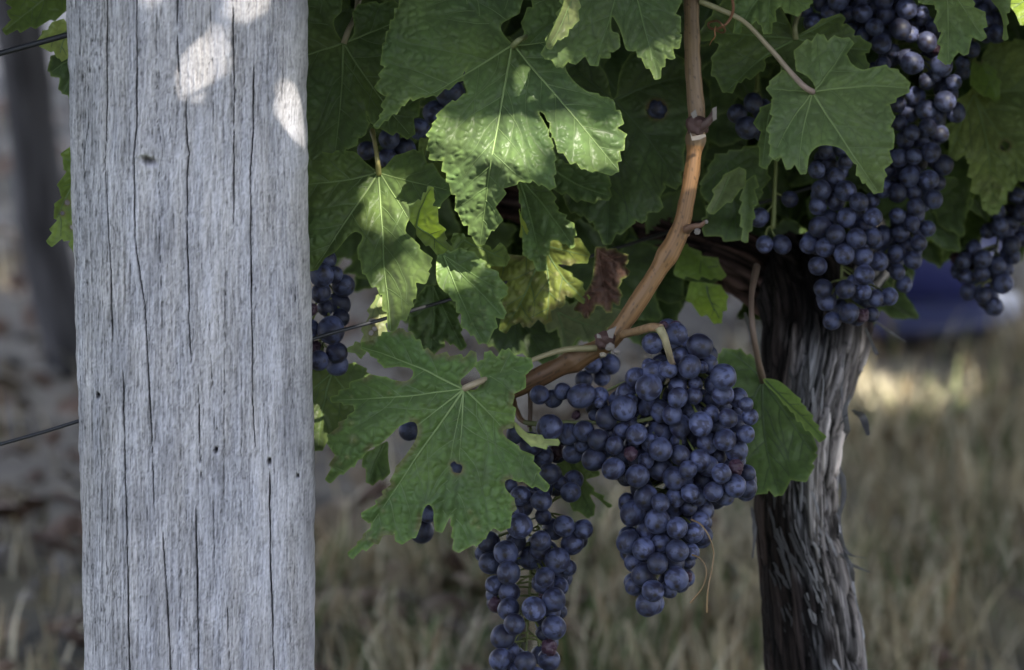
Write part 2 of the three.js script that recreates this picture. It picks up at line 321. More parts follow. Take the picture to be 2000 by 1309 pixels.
/* A leaf blade is a surface over the pixel grid at its own depth:
   spec = { j: [x, y] where the stalk joins, d: depth there, a, b: how fast it goes away to the right and downwards, pts, tips: ends of the main veins, galls, holes, ... } */
function leafShape(s, place, seed) {
  const S = s.d / F, gap = s.gap ?? 2.6, poly = outline(s.pts, seed), sd0 = sdfOf(poly), holes = s.holes ?? [], r = rng(seed + 99), [jx, jy] = s.j;
  const sd = (x, y) => { let v = sd0(x, y); for (const [hx, hy, hr] of holes) v = Math.min(v, Math.hypot(x - hx, y - hy) - hr * (1 + 0.25 * noise(x / 6, y / 6, seed))); return v; };
  // veins
  const veins = [], mains = [];
  for (const [tx, ty, w0] of s.tips) {
    const dx = tx - jx, dy = ty - jy, L = Math.hypot(dx, dy), bend = (r() - 0.5) * 0.10 * L, pts = [];
    for (let k = 0; k <= 20; k++) { const t = k / 20, o = bend * Math.sin(t * Math.PI) + 1.2 * noise(t * 5, seed, tx); pts.push([jx + dx * t - dy / L * o, jy + dy * t + dx / L * o]); }
    mains.push({ pts, L, w: w0 ?? 1 });
  }
  const distTo = (pts, x, y) => { let b = 1e9; for (const p of pts) b = Math.min(b, (p[0] - x) ** 2 + (p[1] - y) ** 2); return Math.sqrt(b); };
  for (const m of mains) {
    veins.push({ pts: m.pts, r0: 2.1 * m.w * (s.veinW ?? 1), r1: 0.75 });
    const every = s.every ?? 36; let side = r() < 0.5 ? 1 : -1;
    for (let l = every * 0.9; l < m.L * 0.92; l += every * (0.35 + 0.5 * r())) {
      side = -side;
      const f = l / m.L * 20, i = Math.min(19, Math.floor(f)), p = m.pts[i], q = m.pts[i + 1]; let x = mix(p[0], q[0], f - i), y = mix(p[1], q[1], f - i), ang = Math.atan2(q[1] - p[1], q[0] - p[0]) + side * (0.65 + 0.35 * r());
      const most = 0.62 * (m.L - l) + 26, pts = [[x, y]];
      for (let g = 0; g < most; g += 5) {
        x += Math.cos(ang) * 5; y += Math.sin(ang) * 5; ang -= side * 0.016; ang += (r() - 0.5) * 0.22;
        if (sd0(x, y) < 4 || (g > 14 && mains.some((o) => o !== m && distTo(o.pts, x, y) < 13))) break;
        pts.push([x, y]);
      }
      if (pts.length > 3) veins.push({ pts, r0: 0.95 * (s.veinW ?? 1), r1: 0.4, second: true });
    }
  }
  // spatial hash of vein points
  const cell = 24, grid = new Map();
  veins.forEach((v) => v.pts.forEach((p, i) => { const q = v.pts[Math.min(i + 1, v.pts.length - 1)], n = Math.max(1, Math.ceil(Math.hypot(q[0] - p[0], q[1] - p[1]) / 4)); for (let k = 0; k < n; k++) { const x = mix(p[0], q[0], k / n), y = mix(p[1], q[1], k / n), key = Math.floor(x / cell) + ',' + Math.floor(y / cell); if (!grid.has(key)) grid.set(key, []); grid.get(key).push(x, y); } }));
  const veinDist = (x, y) => { let b = 600; const i = Math.floor(x / cell), j = Math.floor(y / cell); for (let p = -1; p < 2; p++) for (let q = -1; q < 2; q++) { const l = grid.get((i + p) + ',' + (j + q)); if (l) for (let k = 0; k < l.length; k += 2) b = Math.min(b, (l[k] - x) ** 2 + (l[k + 1] - y) ** 2); } return Math.sqrt(b); };
  const galls = s.galls ?? [], puff = s.puff ?? 1, wav = s.wave ?? 1, size = Math.max(...s.pts.filter((_, i) => i % 3 === 0).map((x) => Math.abs(x - jx)), 60);
  const folds = s.folds ?? [];                       // [x, y, nx, ny, slope]: beyond the line the blade turns by that slope
  const smooth = (x, y) => {
    const dx = x - jx, dy = y - jy, rho = Math.hypot(dx, dy) / 200, th = Math.atan2(dy, dx);
    let h = s.a * dx + s.b * dy + (s.cup ?? 0) * 60 * rho * rho + wav * (9 * rho * Math.sin(th * 3 + seed) + 7 * rho * noise(x / 60, y / 60, seed) + 4 * noise(x / 32, y / 32, seed + 3) * Math.min(1, rho * 2));
    for (const [fx, fy, nx, ny, k] of folds) { const t = (x - fx) * nx + (y - fy) * ny; if (t > 0) h += k * (t < 20 ? t * t / 40 : t - 10); }
    return h;
  };
  const relief = (x, y, vd, edge) => {
    let h = smooth(x, y);
    let md = 1e9; for (const m of mains) for (let i = 0; i < 20; i++) { const p = m.pts[i], q = m.pts[i + 1], ex = q[0] - p[0], ey = q[1] - p[1], t = clamp(((x - p[0]) * ex + (y - p[1]) * ey) / (ex * ex + ey * ey + 1e-6)); md = Math.min(md, (p[0] + ex * t - x) ** 2 + (p[1] + ey * t - y) ** 2); }
    h -= (s.pleat ?? 1) * 13 * (1 - Math.exp(-Math.max(0, Math.sqrt(md) - 3) / 26)) * Math.min(1, Math.hypot(x - jx, y - jy) / 60);
    const off = 1 - Math.exp(-((vd / 8) ** 2)); h -= puff * 3.2 * off * clamp(edge / 10, 0.2, 1);
    const wx = x + 5 * noise(x / 14, y / 14, seed), wy = y + 5 * noise(x / 14, y / 14, seed + 1), [a, b] = worley(wx / 19 + 3, wy / 17, seed), [c, d] = worley(x / 6.5, y / 6.5 + 9, seed + 5);
    h -= puff * (0.15 + 0.85 * off) * (11 * Math.min(0.40, b - a) + 2.4 * Math.min(0.4, d - c));
    if (s.crumple) h -= s.crumple * (1 - Math.abs(noise(x / 24, y / 17, seed + 40)) * 2) + 0.5 * s.crumple * (1 - 2 * Math.abs(noise(x / 9, y / 8, seed + 44)));
    for (const [gx, gy, gr] of galls) { const q = Math.hypot(x - gx, y - gy) / gr; if (q < 1.5) h -= gr * 1.05 * Math.exp(-q * q * 2.2) * (1 + 0.5 * noise(x / 5, y / 5, seed)); }
    return h;
  };
  // grid of triangles cut along the edge
  let x0 = 1e9, y0 = 1e9, x1 = -1e9, y1 = -1e9; for (const [x, y] of poly) { x0 = Math.min(x0, x); x1 = Math.max(x1, x); y0 = Math.min(y0, y); y1 = Math.max(y1, y); }
  x0 -= gap; y0 -= gap; const nx = Math.ceil((x1 - x0) / gap) + 2, ny = Math.ceil((y1 - y0) / gap) + 2, f = new Float32Array(nx * ny);
  for (let j = 0; j < ny; j++) for (let i = 0; i < nx; i++) f[j * nx + i] = sd(x0 + i * gap, y0 + j * gap);
  const pos = [], col = [], idx = [], made = new Map(), base = s.col ?? [0.032, 0.072, 0.022], base2 = s.col2 ?? [base[0] * 1.5, base[1] * 1.25, base[2] * 1.1];
  const add = (x, y) => {
    const vd = veinDist(x, y), edge = Math.max(0, sd(x, y)), h = relief(x, y, vd, edge), p = place(x, y, h * S);
    pos.push(p.x, p.y, p.z);
    const n1 = fbm(x / 55, y / 55, seed, 3), n2 = noise(x / 9, y / 9, seed + 4), [wa, wb] = worley((x + 5 * noise(x / 14, y / 14, seed)) / 19 + 3, (y + 5 * noise(x / 14, y / 14, seed + 1)) / 17, seed), v = (1 + 0.34 * n1 + 0.14 * n2) * (1.06 - 0.26 * Math.exp(-(wb - wa) * 7)) * (1 - 0.12 * Math.exp(-vd / 3)), t = clamp(0.35 + 0.9 * fbm(x / 90, y / 90, seed + 8, 2) + (s.yellow ?? 0)), rim = Math.exp(-edge / 2.0);  // creases between puckers darkened, painting in relief shading
    let g = 0; for (const [gx, gy, gr, pale] of galls) { const q = Math.hypot(x - gx, y - gy) / gr; g = Math.max(g, (pale ?? 0.35) * Math.exp(-q * q * 2.5)); }
    const tip = s.brown ? step(14, 3, edge) * step(0.15, 0.5, noise(x / 30, y / 30, seed + 20)) * s.brown : 0;
    let torn = 0; for (const [hx, hy, hr] of holes) torn = Math.max(torn, Math.exp(-Math.max(0, Math.hypot(x - hx, y - hy) - hr * 1.05) / 3));
    for (let c = 0; c < 3; c++) { let k = mix(base[c], base2[c], t) * v * [1.85, 1.66, 0.95][c]; k = mix(k, [0.22, 0.32, 0.06][c], 0.6 * rim); k = mix(k, [0.26, 0.26, 0.10][c], g); k = mix(k, [0.10, 0.055, 0.03][c], Math.max(tip, 0.8 * torn)); col.push(k); }  // rim: paler leaf margin with the lit-edge highlight painted in
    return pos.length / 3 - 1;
  };
  const at = (k) => { if (!made.has(k)) made.set(k, add(x0 + (k % nx) * gap, y0 + Math.floor(k / nx) * gap)); return made.get(k); };
  const cut = (k, l) => { const key = k < l ? k + '_' + l : l + '_' + k; if (!made.has(key)) { const t = f[k] / (f[k] - f[l]), kx = k % nx, ky = Math.floor(k / nx), lx = l % nx, ly = Math.floor(l / nx); made.set(key, add(x0 + mix(kx, lx, t) * gap, y0 + mix(ky, ly, t) * gap)); } return made.get(key); };
  const tri = (k) => {
    const inn = k.map((q) => f[q] > 0), n = inn.filter(Boolean).length;
    if (!n) return;
    if (n === 3) { idx.push(at(k[0]), at(k[1]), at(k[2])); return; }
    const o = n === 1 ? inn.indexOf(true) : inn.indexOf(false), [a, b, c] = [k[o], k[(o + 1) % 3], k[(o + 2) % 3]];
    if (n === 1) idx.push(at(a), cut(a, b), cut(a, c)); else idx.push(cut(a, b), at(b), at(c), cut(a, b), at(c), cut(a, c));
  };
  for (let j = 0; j + 1 < ny; j++) for (let i = 0; i + 1 < nx; i++) { const a = j * nx + i; if ((i + j) % 2) { tri([a, a + nx, a + 1]); tri([a + 1, a + nx, a + nx + 1]); } else { tri([a, a + nx, a + nx + 1]); tri([a, a + nx + 1, a + 1]); } }
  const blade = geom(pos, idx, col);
  // raised veins
  const vg = [];
  for (const v of veins) {
    let last = v.pts.length; for (let i = 2; i < v.pts.length; i++) if (sd(...v.pts[i]) < 2.5) { last = i; break; }
    const pts = v.pts.slice(0, last).map(([x, y]) => place(x, y, (relief(x, y, 0, Math.max(0, sd(x, y))) - 0.35) * S));
    if (pts.length > 2) vg.push(tube(pts, [v.r0 * S, v.r1 * S], { sides: 5, steps: Math.max(6, Math.round(pts.length * 1.3)), cap: false, colour: (a, t) => v.second ? [0.62 - 0.3 * t, 0.68 - 0.3 * t, 0.62 - 0.3 * t] : [1 - 0.25 * t, 1 - 0.2 * t, 1 - 0.25 * t] }));
  }
  return { blade, veins: vg.length ? mergeGeometries(vg) : null };
}
const vine = thing('grapevine', 'large grapevine with dark shaggy trunk, brown cane and green leaves beside the post', 'grapevine', P(1600, 1560, 2.95));
vine.position.y = 0;
const onVine = (o, w) => { o.position.copy(w).sub(vine.position); return o; };
let leafNo = 0;
function leaf(s, label) {
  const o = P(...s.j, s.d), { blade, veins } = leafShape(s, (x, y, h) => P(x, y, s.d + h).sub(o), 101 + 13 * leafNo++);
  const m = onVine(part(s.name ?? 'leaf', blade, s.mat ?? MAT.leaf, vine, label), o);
  if (veins) part('vein', veins, s.veinMat ?? MAT.vein, m);
  if (s.stalk) {
    const pts = s.stalk.map((p) => P(...p).sub(o)), w = (s.stalkW ?? 6) * s.d / F, c = s.stalkCol ?? [0.16, 0.13, 0.07], c2 = s.stalkCol2 ?? c;
    part('petiole', tube(pts, [w * 1.25, w, w * 0.95, w * 1.2], { sides: 9, steps: 30, colour: (a, t) => c.map((k, i) => mix(k, c2[i], t) * (1 + 0.2 * noise(a * 3, t * 14))), bump: (a, t) => w * 0.08 * noise(a * 2, t * 9) }), MAT.petiole, m);
  }
  return m;
}
const VEINPALE = std({ name: 'pale vein', color: rgb(0.17, 0.24, 0.085), vertexColors: true, roughness: 0.6 }), VEINDARK = std({ name: 'dim vein', color: rgb(0.06, 0.10, 0.035), vertexColors: true, roughness: 0.6 });
// large leaf in the upper middle
leaf({ j: [1002, 88], d: 2.50, a: 0.10, b: -0.42, cup: 0.25, puff: 0.9, veinMat: VEINPALE, col: [0.030, 0.066, 0.024], tips: [[738, 236, 1.1], [937, 476, 1.3], [1205, 330, 1.2], [1090, 80, 0.9], [955, -60, 0.9], [850, -50, 0.9], [1050, -10, 0.6]],
  folds: [[760, 225, -0.35, 0.94, 0.9]], stalk: [[1002, 90, 2.497], [1012, 80, 2.49], [1026, 73, 2.50], [1045, 62, 2.53]], stalkW: 5, stalkCol: [0.22, 0.24, 0.11],
  pts: [1000, 84, 0, 983, 66, 0, 979, 48, 0, 1000, 34, 0, 1016, 20, 1, 1016, -20, 1, 985, -90, 2, 900, -70, 1, 860, -95, 2, 815, -40, 1, 786, -4, 1, 760, 60, 1, 746, 100, 1, 752, 130, 1, 735, 176, 1, 758, 184, 1, 750, 214, 1, 732, 251, 2, 768, 222, 1, 802, 191, 1, 846, 186, 1, 894, 160, 1, 912, 132, 0, 903, 150, 0, 911, 183, 0, 890, 198, 1, 866, 211, 1, 845, 246, 1, 838, 270, 1, 841, 313, 1, 866, 309, 1, 876, 358, 1, 890, 380, 1, 894, 415, 1, 915, 440, 1, 920, 460, 1, 937, 479, 2, 960, 450, 1, 975, 438, 1, 968, 405, 1, 983, 368, 1, 1013, 354, 0, 1040, 353, 1, 1079, 369, 2, 1083, 316, 1, 1076, 270, 1, 1064, 240, 0, 1052, 219, 0, 1062, 222, 0, 1074, 239, 1, 1082, 270, 1, 1100, 299, 1, 1141, 330, 1, 1162, 334, 1, 1202, 338, 2, 1211, 295, 1, 1221, 271, 1, 1205, 250, 1, 1218, 237, 1, 1203, 215, 1, 1192, 194, 2, 1150, 180, 0, 1118, 155, 0, 1104, 128, 0, 1112, 100, 1, 1140, 60, 1, 1130, -10, 2, 1085, -40, 1, 1045, -20, 1, 1040, 15, 1, 1021, 39, 1, 1024, 62, 0, 1012, 84, 0] }, 'largest green leaf, in the upper middle with a sunlit pointed middle lobe');
// upper leaf against the post
leaf({ j: [671, 84], d: 2.555, a: 0.05, b: -0.2, puff: 0.8, veinMat: VEINPALE, col: [0.032, 0.066, 0.024], tips: [[646, 340, 1.1], [800, 262, 0.9], [560, 120], [800, 30], [600, -20, 0.7]], stalk: [[671, 85, 2.55], [680, 60, 2.55], [692, 36, 2.57], [700, 0, 2.60]], stalkW: 5, stalkCol: [0.24, 0.21, 0.13],
  pts: [668, 80, 0, 655, 58, 0, 653, 38, 0, 667, 21, 0, 664, -10, 1, 640, -50, 2, 560, -40, 1, 545, 60, 1, 550, 200, 1, 570, 290, 1, 597, 300, 1, 616, 315, 1, 646, 343, 2, 652, 312, 1, 668, 303, 1, 676, 290, 1, 693, 286, 1, 700, 268, 1, 715, 262, 1, 718, 235, 0, 716, 218, 0, 724, 240, 0, 740, 250, 1, 775, 258, 1, 803, 267, 2, 808, 230, 1, 830, 170, 1, 850, 100, 1, 820, 40, 2, 774, 4, 1, 740, 8, 1, 704, 8, 1, 692, 21, 1, 691, 45, 0, 690, 66, 0, 676, 82, 0] }, 'dark green leaf whose left side goes behind the post, near the top');
// middle leaf against the post, with the sunlit strip
leaf({ j: [740, 338], d: 2.535, a: -0.05, b: -0.42, puff: 0.8, veinMat: VEINPALE, col: [0.034, 0.070, 0.022], tips: [[616, 524, 1], [764, 644, 1.1], [600, 360, 0.9], [880, 372, 0.8], [836, 520, 0.9]], stalk: [[740, 340, 2.533], [737, 312, 2.525], [733, 285, 2.535], [727, 255, 2.56]], stalkW: 4.5, stalkCol: [0.34, 0.30, 0.12], folds: [[745, 420, 1, 0.1, -0.55], [700, 540, -0.85, 0.5, 0.5]],
  pts: [736, 332, 0, 715, 318, 0, 690, 296, 0, 650, 300, 1, 570, 310, 2, 555, 420, 1, 590, 500, 1, 600, 506, 1, 614, 529, 2, 634, 505, 0, 656, 491, 0, 680, 462, 0, 694, 453, 0, 706, 458, 0, 706, 470, 0, 698, 484, 0, 704, 510, 1, 714, 537, 1, 735, 560, 1, 746, 576, 1, 756, 610, 1, 764, 648, 2, 782, 625, 1, 804, 601, 1, 806, 585, 1, 815, 563, 1, 812, 552, 0, 833, 553, 1, 836, 530, 1, 841, 515, 2, 820, 486, 1, 800, 460, 0, 792, 452, 0, 800, 428, 0, 830, 410, 1, 862, 398, 1, 880, 371, 2, 862, 345, 1, 835, 320, 1, 815, 296, 2, 780, 302, 1, 752, 325, 0] }, 'green leaf behind the post edge with a sunlit strip along its middle vein');
// upright lit-through lobe, glow strengthened in its colour and material
leaf({ j: [812, 440], d: 2.505, a: 0.25, b: 1.7, puff: 0.7, wave: 0.5, mat: MAT.thin, col: [0.10, 0.19, 0.012], col2: [0.13, 0.22, 0.014], yellow: 0.3, tips: [[840, 368, 1], [884, 494, 0.9], [800, 490, 0.5]],
  pts: [812, 446, 0, 800, 425, 1, 806, 400, 1, 822, 392, 1, 832, 376, 1, 840, 364, 2, 848, 388, 1, 844, 402, 1, 857, 436, 1, 868, 455, 1, 870, 470, 1, 889, 500, 2, 862, 497, 1, 838, 480, 1, 815, 462, 0] }, 'bright lit-through yellow-green leaf lobe standing upright in the middle');
// small curled leaf
leaf({ j: [842, 275], d: 2.545, a: -0.3, b: -0.25, puff: 0.9, col: [0.06, 0.10, 0.03], tips: [[872, 344, 0.7], [828, 312, 0.5]], pts: [842, 270, 0, 818, 274, 1, 823, 313, 1, 841, 337, 1, 872, 349, 2, 876, 330, 1, 852, 316, 1, 845, 290, 1] }, 'small curled light green leaf left of the largest leaf');
// top middle leaf, cut by the frame
leaf({ j: [1215, -95], d: 2.50, a: 0.05, b: -0.30, puff: 1.1, col: [0.033, 0.068, 0.028], veinW: 0.9, tips: [[1160, 126, 1], [1285, 152, 1.1], [1075, 60, 0.8], [1340, 0, 0.8]], folds: [[1110, 20, -0.92, 0.3, -0.8]],
  pts: [1215, -88, 0, 1190, -110, 0, 1140, -100, 1, 1107, -20, 1, 1100, 10, 1, 1082, 50, 1, 1068, 84, 1, 1062, 112, 2, 1078, 118, 1, 1093, 131, 2, 1112, 118, 1, 1125, 126, 1, 1139, 102, 1, 1160, 129, 2, 1172, 108, 1, 1188, 114, 1, 1192, 100, 1, 1209, 95, 1, 1209, 67, 0, 1195, 60, 0, 1195, 32, 0, 1204, 44, 0, 1213, 63, 0, 1227, 100, 1, 1241, 95, 1, 1252, 112, 1, 1285, 155, 2, 1300, 109, 1, 1311, 117, 1, 1314, 91, 1, 1327, 95, 1, 1323, 64, 1, 1330, 65, 1, 1319, 28, 1, 1327, -5, 1, 1345, -60, 2, 1270, -110, 1, 1230, -100, 0] }, 'green leaf hanging from the top edge left of the brown cane');
leaf({ j: [1120, -10], d: 2.455, a: 0.9, b: 0.10, puff: 0.6, wave: 0.4, col: [0.075, 0.105, 0.055], tips: [[1075, 88, 0.6]], pts: [1108, -20, 0, 1126, -14, 0, 1130, 20, 1, 1126, 44, 1, 1112, 56, 1, 1104, 72, 1, 1090, 76, 1, 1070, 96, 2, 1066, 86, 0, 1082, 50, 0, 1098, 14, 0] }, 'pale underside of a turned-up leaf edge at the top');
// big lower leaf
leaf({ j: [906, 760], d: 2.465, a: 0.06, b: -0.32, cup: 0.3, puff: 1.15, wave: 1.1, col: [0.030, 0.070, 0.020], veinMat: VEINPALE, holes: [[893, 916, 10], [886, 908, 6]], brown: 0.5,
  galls: [[690, 858, 13, 0.5], [685, 826, 9], [664, 905, 7], [678, 893, 7, 0.5], [760, 768, 7], [688, 795, 6], [815, 890, 6], [918, 1000, 9], [928, 1015, 10], [935, 1030, 8], [922, 1022, 8], [748, 998, 7], [747, 1032, 6], [722, 1052, 7, 0.5], [770, 976, 5], [686, 775, 5], [982, 698, 5]],
  tips: [[708, 678, 1], [646, 782, 0.8], [642, 938, 1.1], [684, 1084, 1.15], [858, 1034, 0.8], [888, 1072, 1.1], [1066, 955, 1], [1036, 712, 0.8], [925, 690, 0.6]], folds: [[897, 965, -0.99, 0.1, 0.35]],
  stalk: [[902, 762, 2.470], [918, 754, 2.460], [945, 742, 2.468], [985, 726, 2.50], [1040, 703, 2.515], [1100, 684, 2.525], [1165, 680, 2.53]], stalkW: 5.5, stalkCol: [0.27, 0.22, 0.15], stalkCol2: [0.22, 0.20, 0.10],
  pts: [902, 754, 0, 900, 742, 0, 908, 735, 0, 930, 712, 0, 931, 700, 1, 926, 687, 2, 905, 700, 1, 877, 696, 1, 850, 694, 1, 828, 684, 1, 812, 664, 1, 795, 650, 1, 783, 642, 2, 768, 648, 1, 744, 656, 1, 705, 676, 2, 738, 702, 1, 746, 714, 1, 775, 716, 0, 802, 720, 0, 807, 730, 0, 800, 741, 0, 785, 745, 0, 765, 741, 0, 750, 736, 1, 716, 736, 1, 682, 758, 1, 645, 781, 2, 690, 792, 1, 692, 803, 1, 662, 833, 1, 641, 860, 2, 654, 889, 1, 639, 942, 2, 664, 926, 1, 686, 912, 1, 700, 898, 1, 720, 878, 0, 742, 868, 0, 765, 848, 0, 780, 833, 0, 802, 824, 0, 814, 830, 0, 813, 856, 0, 790, 893, 0, 772, 920, 1, 765, 946, 1, 735, 985, 1, 707, 1013, 1, 725, 1020, 1, 723, 1032, 1, 680, 1086, 2, 731, 1062, 1, 748, 1046, 1, 770, 1039, 1, 778, 1060, 2, 805, 1052, 1, 821, 1028, 0, 826, 1000, 0, 836, 986, 0, 846, 996, 0, 847, 1020, 0, 856, 1039, 2, 874, 1020, 1, 880, 1010, 0, 884, 1030, 1, 888, 1077, 2, 925, 1064, 1, 944, 1054, 1, 955, 1040, 1, 965, 1032, 0, 975, 1038, 0, 989, 1034, 1, 1000, 1002, 1, 1008, 990, 1, 1000, 970, 0, 988, 955, 0, 986, 942, 0, 996, 936, 0, 1020, 940, 1, 1070, 959, 2, 1052, 925, 1, 1042, 901, 1, 1015, 878, 1, 989, 856, 0, 983, 840, 0, 1004, 830, 1, 1000, 792, 1, 1003, 770, 0, 1027, 751, 1, 1024, 735, 1, 1040, 710, 2, 1008, 696, 1, 987, 684, 2, 970, 698, 1, 952, 687, 2, 944, 705, 1, 929, 710, 1, 937, 730, 0, 939, 748, 0, 926, 762, 0] }, 'large low leaf with blisters, five spread lobes, left of the grapes');
leaf({ j: [1008, 826], d: 2.475, a: 0.35, b: -0.8, puff: 0.6, wave: 0.3, col: [0.15, 0.21, 0.13], tips: [[1090, 865, 0.7]], pts: [1005, 824, 0, 1030, 846, 0, 1062, 857, 1, 1094, 866, 2, 1070, 870, 1, 1044, 872, 1, 1020, 856, 0, 1008, 842, 0] }, 'pale turned-over leaf tip beside the long arm of grapes');
// right leaf over the hanging grapes
leaf({ j: [1588, 180], d: 2.535, a: 0.12, b: -0.35, cup: 0.15, puff: 0.75, col: [0.045, 0.086, 0.042], veinMat: VEINPALE, tips: [[1712, 372, 1.2], [1770, 172, 1.05], [1560, 330, 0.9], [1655, 84, 0.8], [1508, 175, 0.8], [1520, 290, 0.8], [1575, 88, 0.5]], folds: [[1600, 320, 0.3, 0.9, 0.6]],
  stalk: [[1588, 180, 2.533], [1572, 170, 2.525], [1545, 142, 2.53], [1500, 90, 2.53], [1450, 40, 2.53], [1405, 18, 2.53], [1366, 2, 2.53]], stalkW: 5, stalkCol: [0.30, 0.22, 0.20], stalkCol2: [0.30, 0.29, 0.15],
  pts: [1584, 176, 0, 1568, 162, 0, 1556, 146, 0, 1544, 142, 1, 1523, 142, 1, 1503, 166, 2, 1510, 192, 1, 1507, 208, 1, 1510, 226, 1, 1503, 261, 1, 1508, 308, 2, 1525, 306, 1, 1545, 331, 2, 1552, 322, 1, 1570, 340, 2, 1576, 338, 0, 1582, 302, 0, 1602, 285, 0, 1630, 286, 0, 1650, 296, 0, 1674, 322, 1, 1678, 345, 1, 1690, 358, 1, 1715, 377, 2, 1728, 348, 1, 1725, 327, 1, 1739, 322, 1, 1736, 293, 1, 1748, 264, 1, 1738, 250, 1, 1745, 223, 1, 1731, 206, 1, 1751, 192, 1, 1776, 171, 2, 1757, 142, 1, 1736, 132, 1, 1707, 131, 0, 1684, 136, 0, 1661, 122, 0, 1652, 107, 1, 1662, 77, 2, 1645, 74, 1, 1635, 71, 2, 1617, 80, 1, 1603, 68, 2, 1585, 82, 1, 1558, 93, 1, 1554, 132, 1, 1576, 148, 0, 1589, 164, 0, 1592, 176, 0] }, 'broad green leaf on a long stalk covering the hanging grapes on the right');
leaf({ j: [1850, -30], d: 2.545, a: 0.2, b: -0.25, puff: 1.0, col: [0.055, 0.105, 0.05], veinMat: VEINPALE, tips: [[1852, 122, 1], [1920, 72, 0.8], [1805, 10, 0.6]], pts: [1845, -30, 0, 1800, -20, 1, 1802, 8, 1, 1826, 4, 1, 1832, 20, 1, 1829, 49, 1, 1839, 62, 1, 1838, 119, 2, 1851, 125, 2, 1864, 112, 1, 1870, 100, 1, 1887, 107, 2, 1895, 89, 1, 1894, 70, 1, 1922, 77, 2, 1920, 55, 1, 1925, 30, 1, 1902, 14, 1, 1890, -15, 1, 1880, -40, 1] }, 'shiny leaf tip hanging over the upper right grapes');
leaf({ j: [1930, -20], d: 2.56, a: -0.5, b: -0.2, puff: 0.6, wave: 0.4, col: [0.07, 0.12, 0.06], tips: [[1963, 74, 0.7]], pts: [1920, -30, 0, 1936, 0, 0, 1953, 23, 0, 1960, 50, 0, 1963, 80, 2, 1966, 50, 1, 1966, 26, 1, 1975, 0, 1, 1974, -30, 1] }, 'narrow folded leaf at the top right corner');
leaf({ j: [2020, -10], d: 2.60, a: 0.1, b: -0.3, puff: 0.7, col: [0.10, 0.17, 0.025], tips: [[1978, 16, 0.7], [2006, 50, 0.7]], pts: [2040, -20, 1, 1976, -20, 1, 1974, 14, 1, 1982, 24, 1, 2004, 48, 2, 2040, 30, 1] }, 'bright yellow-green leaf in the top right corner');
// top right leaf by the tendril
leaf({ j: [1510, -40], d: 2.545, a: 0, b: -0.3, puff: 0.9, col: [0.042, 0.085, 0.034], tips: [[1443, 60, 0.9], [1500, 60, 0.9], [1575, 18, 0.7]], pts: [1505, -40, 0, 1440, -50, 1, 1434, 0, 1, 1436, 38, 1, 1442, 67, 2, 1450, 44, 1, 1463, 57, 1, 1474, 33, 1, 1499, 66, 2, 1509, 44, 1, 1515, 20, 1, 1525, 12, 1, 1538, 25, 1, 1564, 25, 1, 1582, 9, 2, 1590, -40, 1] }, 'leaf at the top edge right of the tendril');
leaf({ j: [1554, 75], d: 2.585, a: -0.05, b: -0.25, puff: 0.5, col: [0.030, 0.062, 0.020], tips: [[1422, 176, 1], [1380, 60, 0.9], [1694, 98, 0.9], [1470, -20, 0.8], [1640, 30, 0.7]], stalk: [[1554, 76, 2.583], [1553, 55, 2.58], [1560, 25, 2.60]], stalkW: 5, stalkCol: [0.2, 0.2, 0.1],
  pts: [1550, 70, 0, 1540, 40, 0, 1500, -10, 1, 1440, -20, 2, 1405, 10, 1, 1390, 30, 1, 1378, 46, 1, 1367, 73, 2, 1395, 78, 1, 1410, 88, 1, 1399, 99, 1, 1391, 119, 1, 1397, 151, 1, 1422, 181, 2, 1442, 160, 1, 1457, 151, 1, 1486, 139, 1, 1497, 126, 1, 1493, 116, 0, 1509, 109, 0, 1524, 118, 0, 1530, 150, 1, 1560, 180, 1, 1640, 170, 1, 1694, 142, 1, 1694, 122, 1, 1683, 106, 1, 1699, 96, 2, 1683, 74, 1, 1667, 70, 1, 1671, 60, 1, 1646, 49, 1, 1649, 33, 2, 1612, 36, 1, 1590, 50, 0, 1562, 66, 0] }, 'dark leaf behind the long leaf stalk in the upper right');
leaf({ j: [1505, 215], d: 2.555, a: 0, b: -0.2, puff: 0.6, col: [0.035, 0.072, 0.030], tips: [[1490, 322, 0.7]], pts: [1530, 200, 1, 1509, 200, 1, 1484, 218, 1, 1476, 247, 1, 1487, 256, 0, 1483, 290, 1, 1489, 329, 2, 1509, 311, 1, 1540, 290, 1] }, 'narrow leaf edge hanging left of the broad right leaf');
// large dim leaf in the middle behind
leaf({ j: [1199, 197], d: 2.635, a: 0.05, b: -0.25, puff: 0.6, col: [0.022, 0.048, 0.018], veinMat: VEINDARK, tips: [[1187, 474, 1.1], [1320, 356, 0.9], [1330, 150, 0.9], [1110, 400, 0.8], [1120, 130, 0.8]], holes: [[1283, 214, 19]],
  pts: [1195, 190, 0, 1185, 150, 0, 1160, 110, 1, 1110, 100, 2, 1090, 180, 1, 1080, 290, 1, 1100, 330, 1, 1105, 400, 1, 1122, 415, 1, 1140, 420, 1, 1158, 433, 1, 1168, 452, 1, 1186, 478, 2, 1205, 455, 1, 1230, 444, 1, 1240, 430, 1, 1258, 434, 2, 1266, 415, 1, 1291, 409, 2, 1289, 385, 1, 1297, 360, 1, 1327, 362, 2, 1335, 300, 1, 1338, 250, 1, 1370, 160, 2, 1320, 105, 1, 1260, 80, 2, 1215, 130, 0, 1204, 185, 0] }, 'large dim leaf behind, left of the brown cane');
leaf({ j: [1085, 335], d: 2.60, a: 0, b: -0.2, puff: 1.1, col: [0.028, 0.062, 0.020], tips: [[1190, 384, 0.8]], pts: [1070, 310, 0, 1130, 325, 1, 1188, 341, 1, 1192, 387, 2, 1167, 390, 1, 1135, 391, 1, 1105, 376, 1, 1075, 366, 1] }, 'dark crinkled leaf piece under the right lobe of the largest leaf');
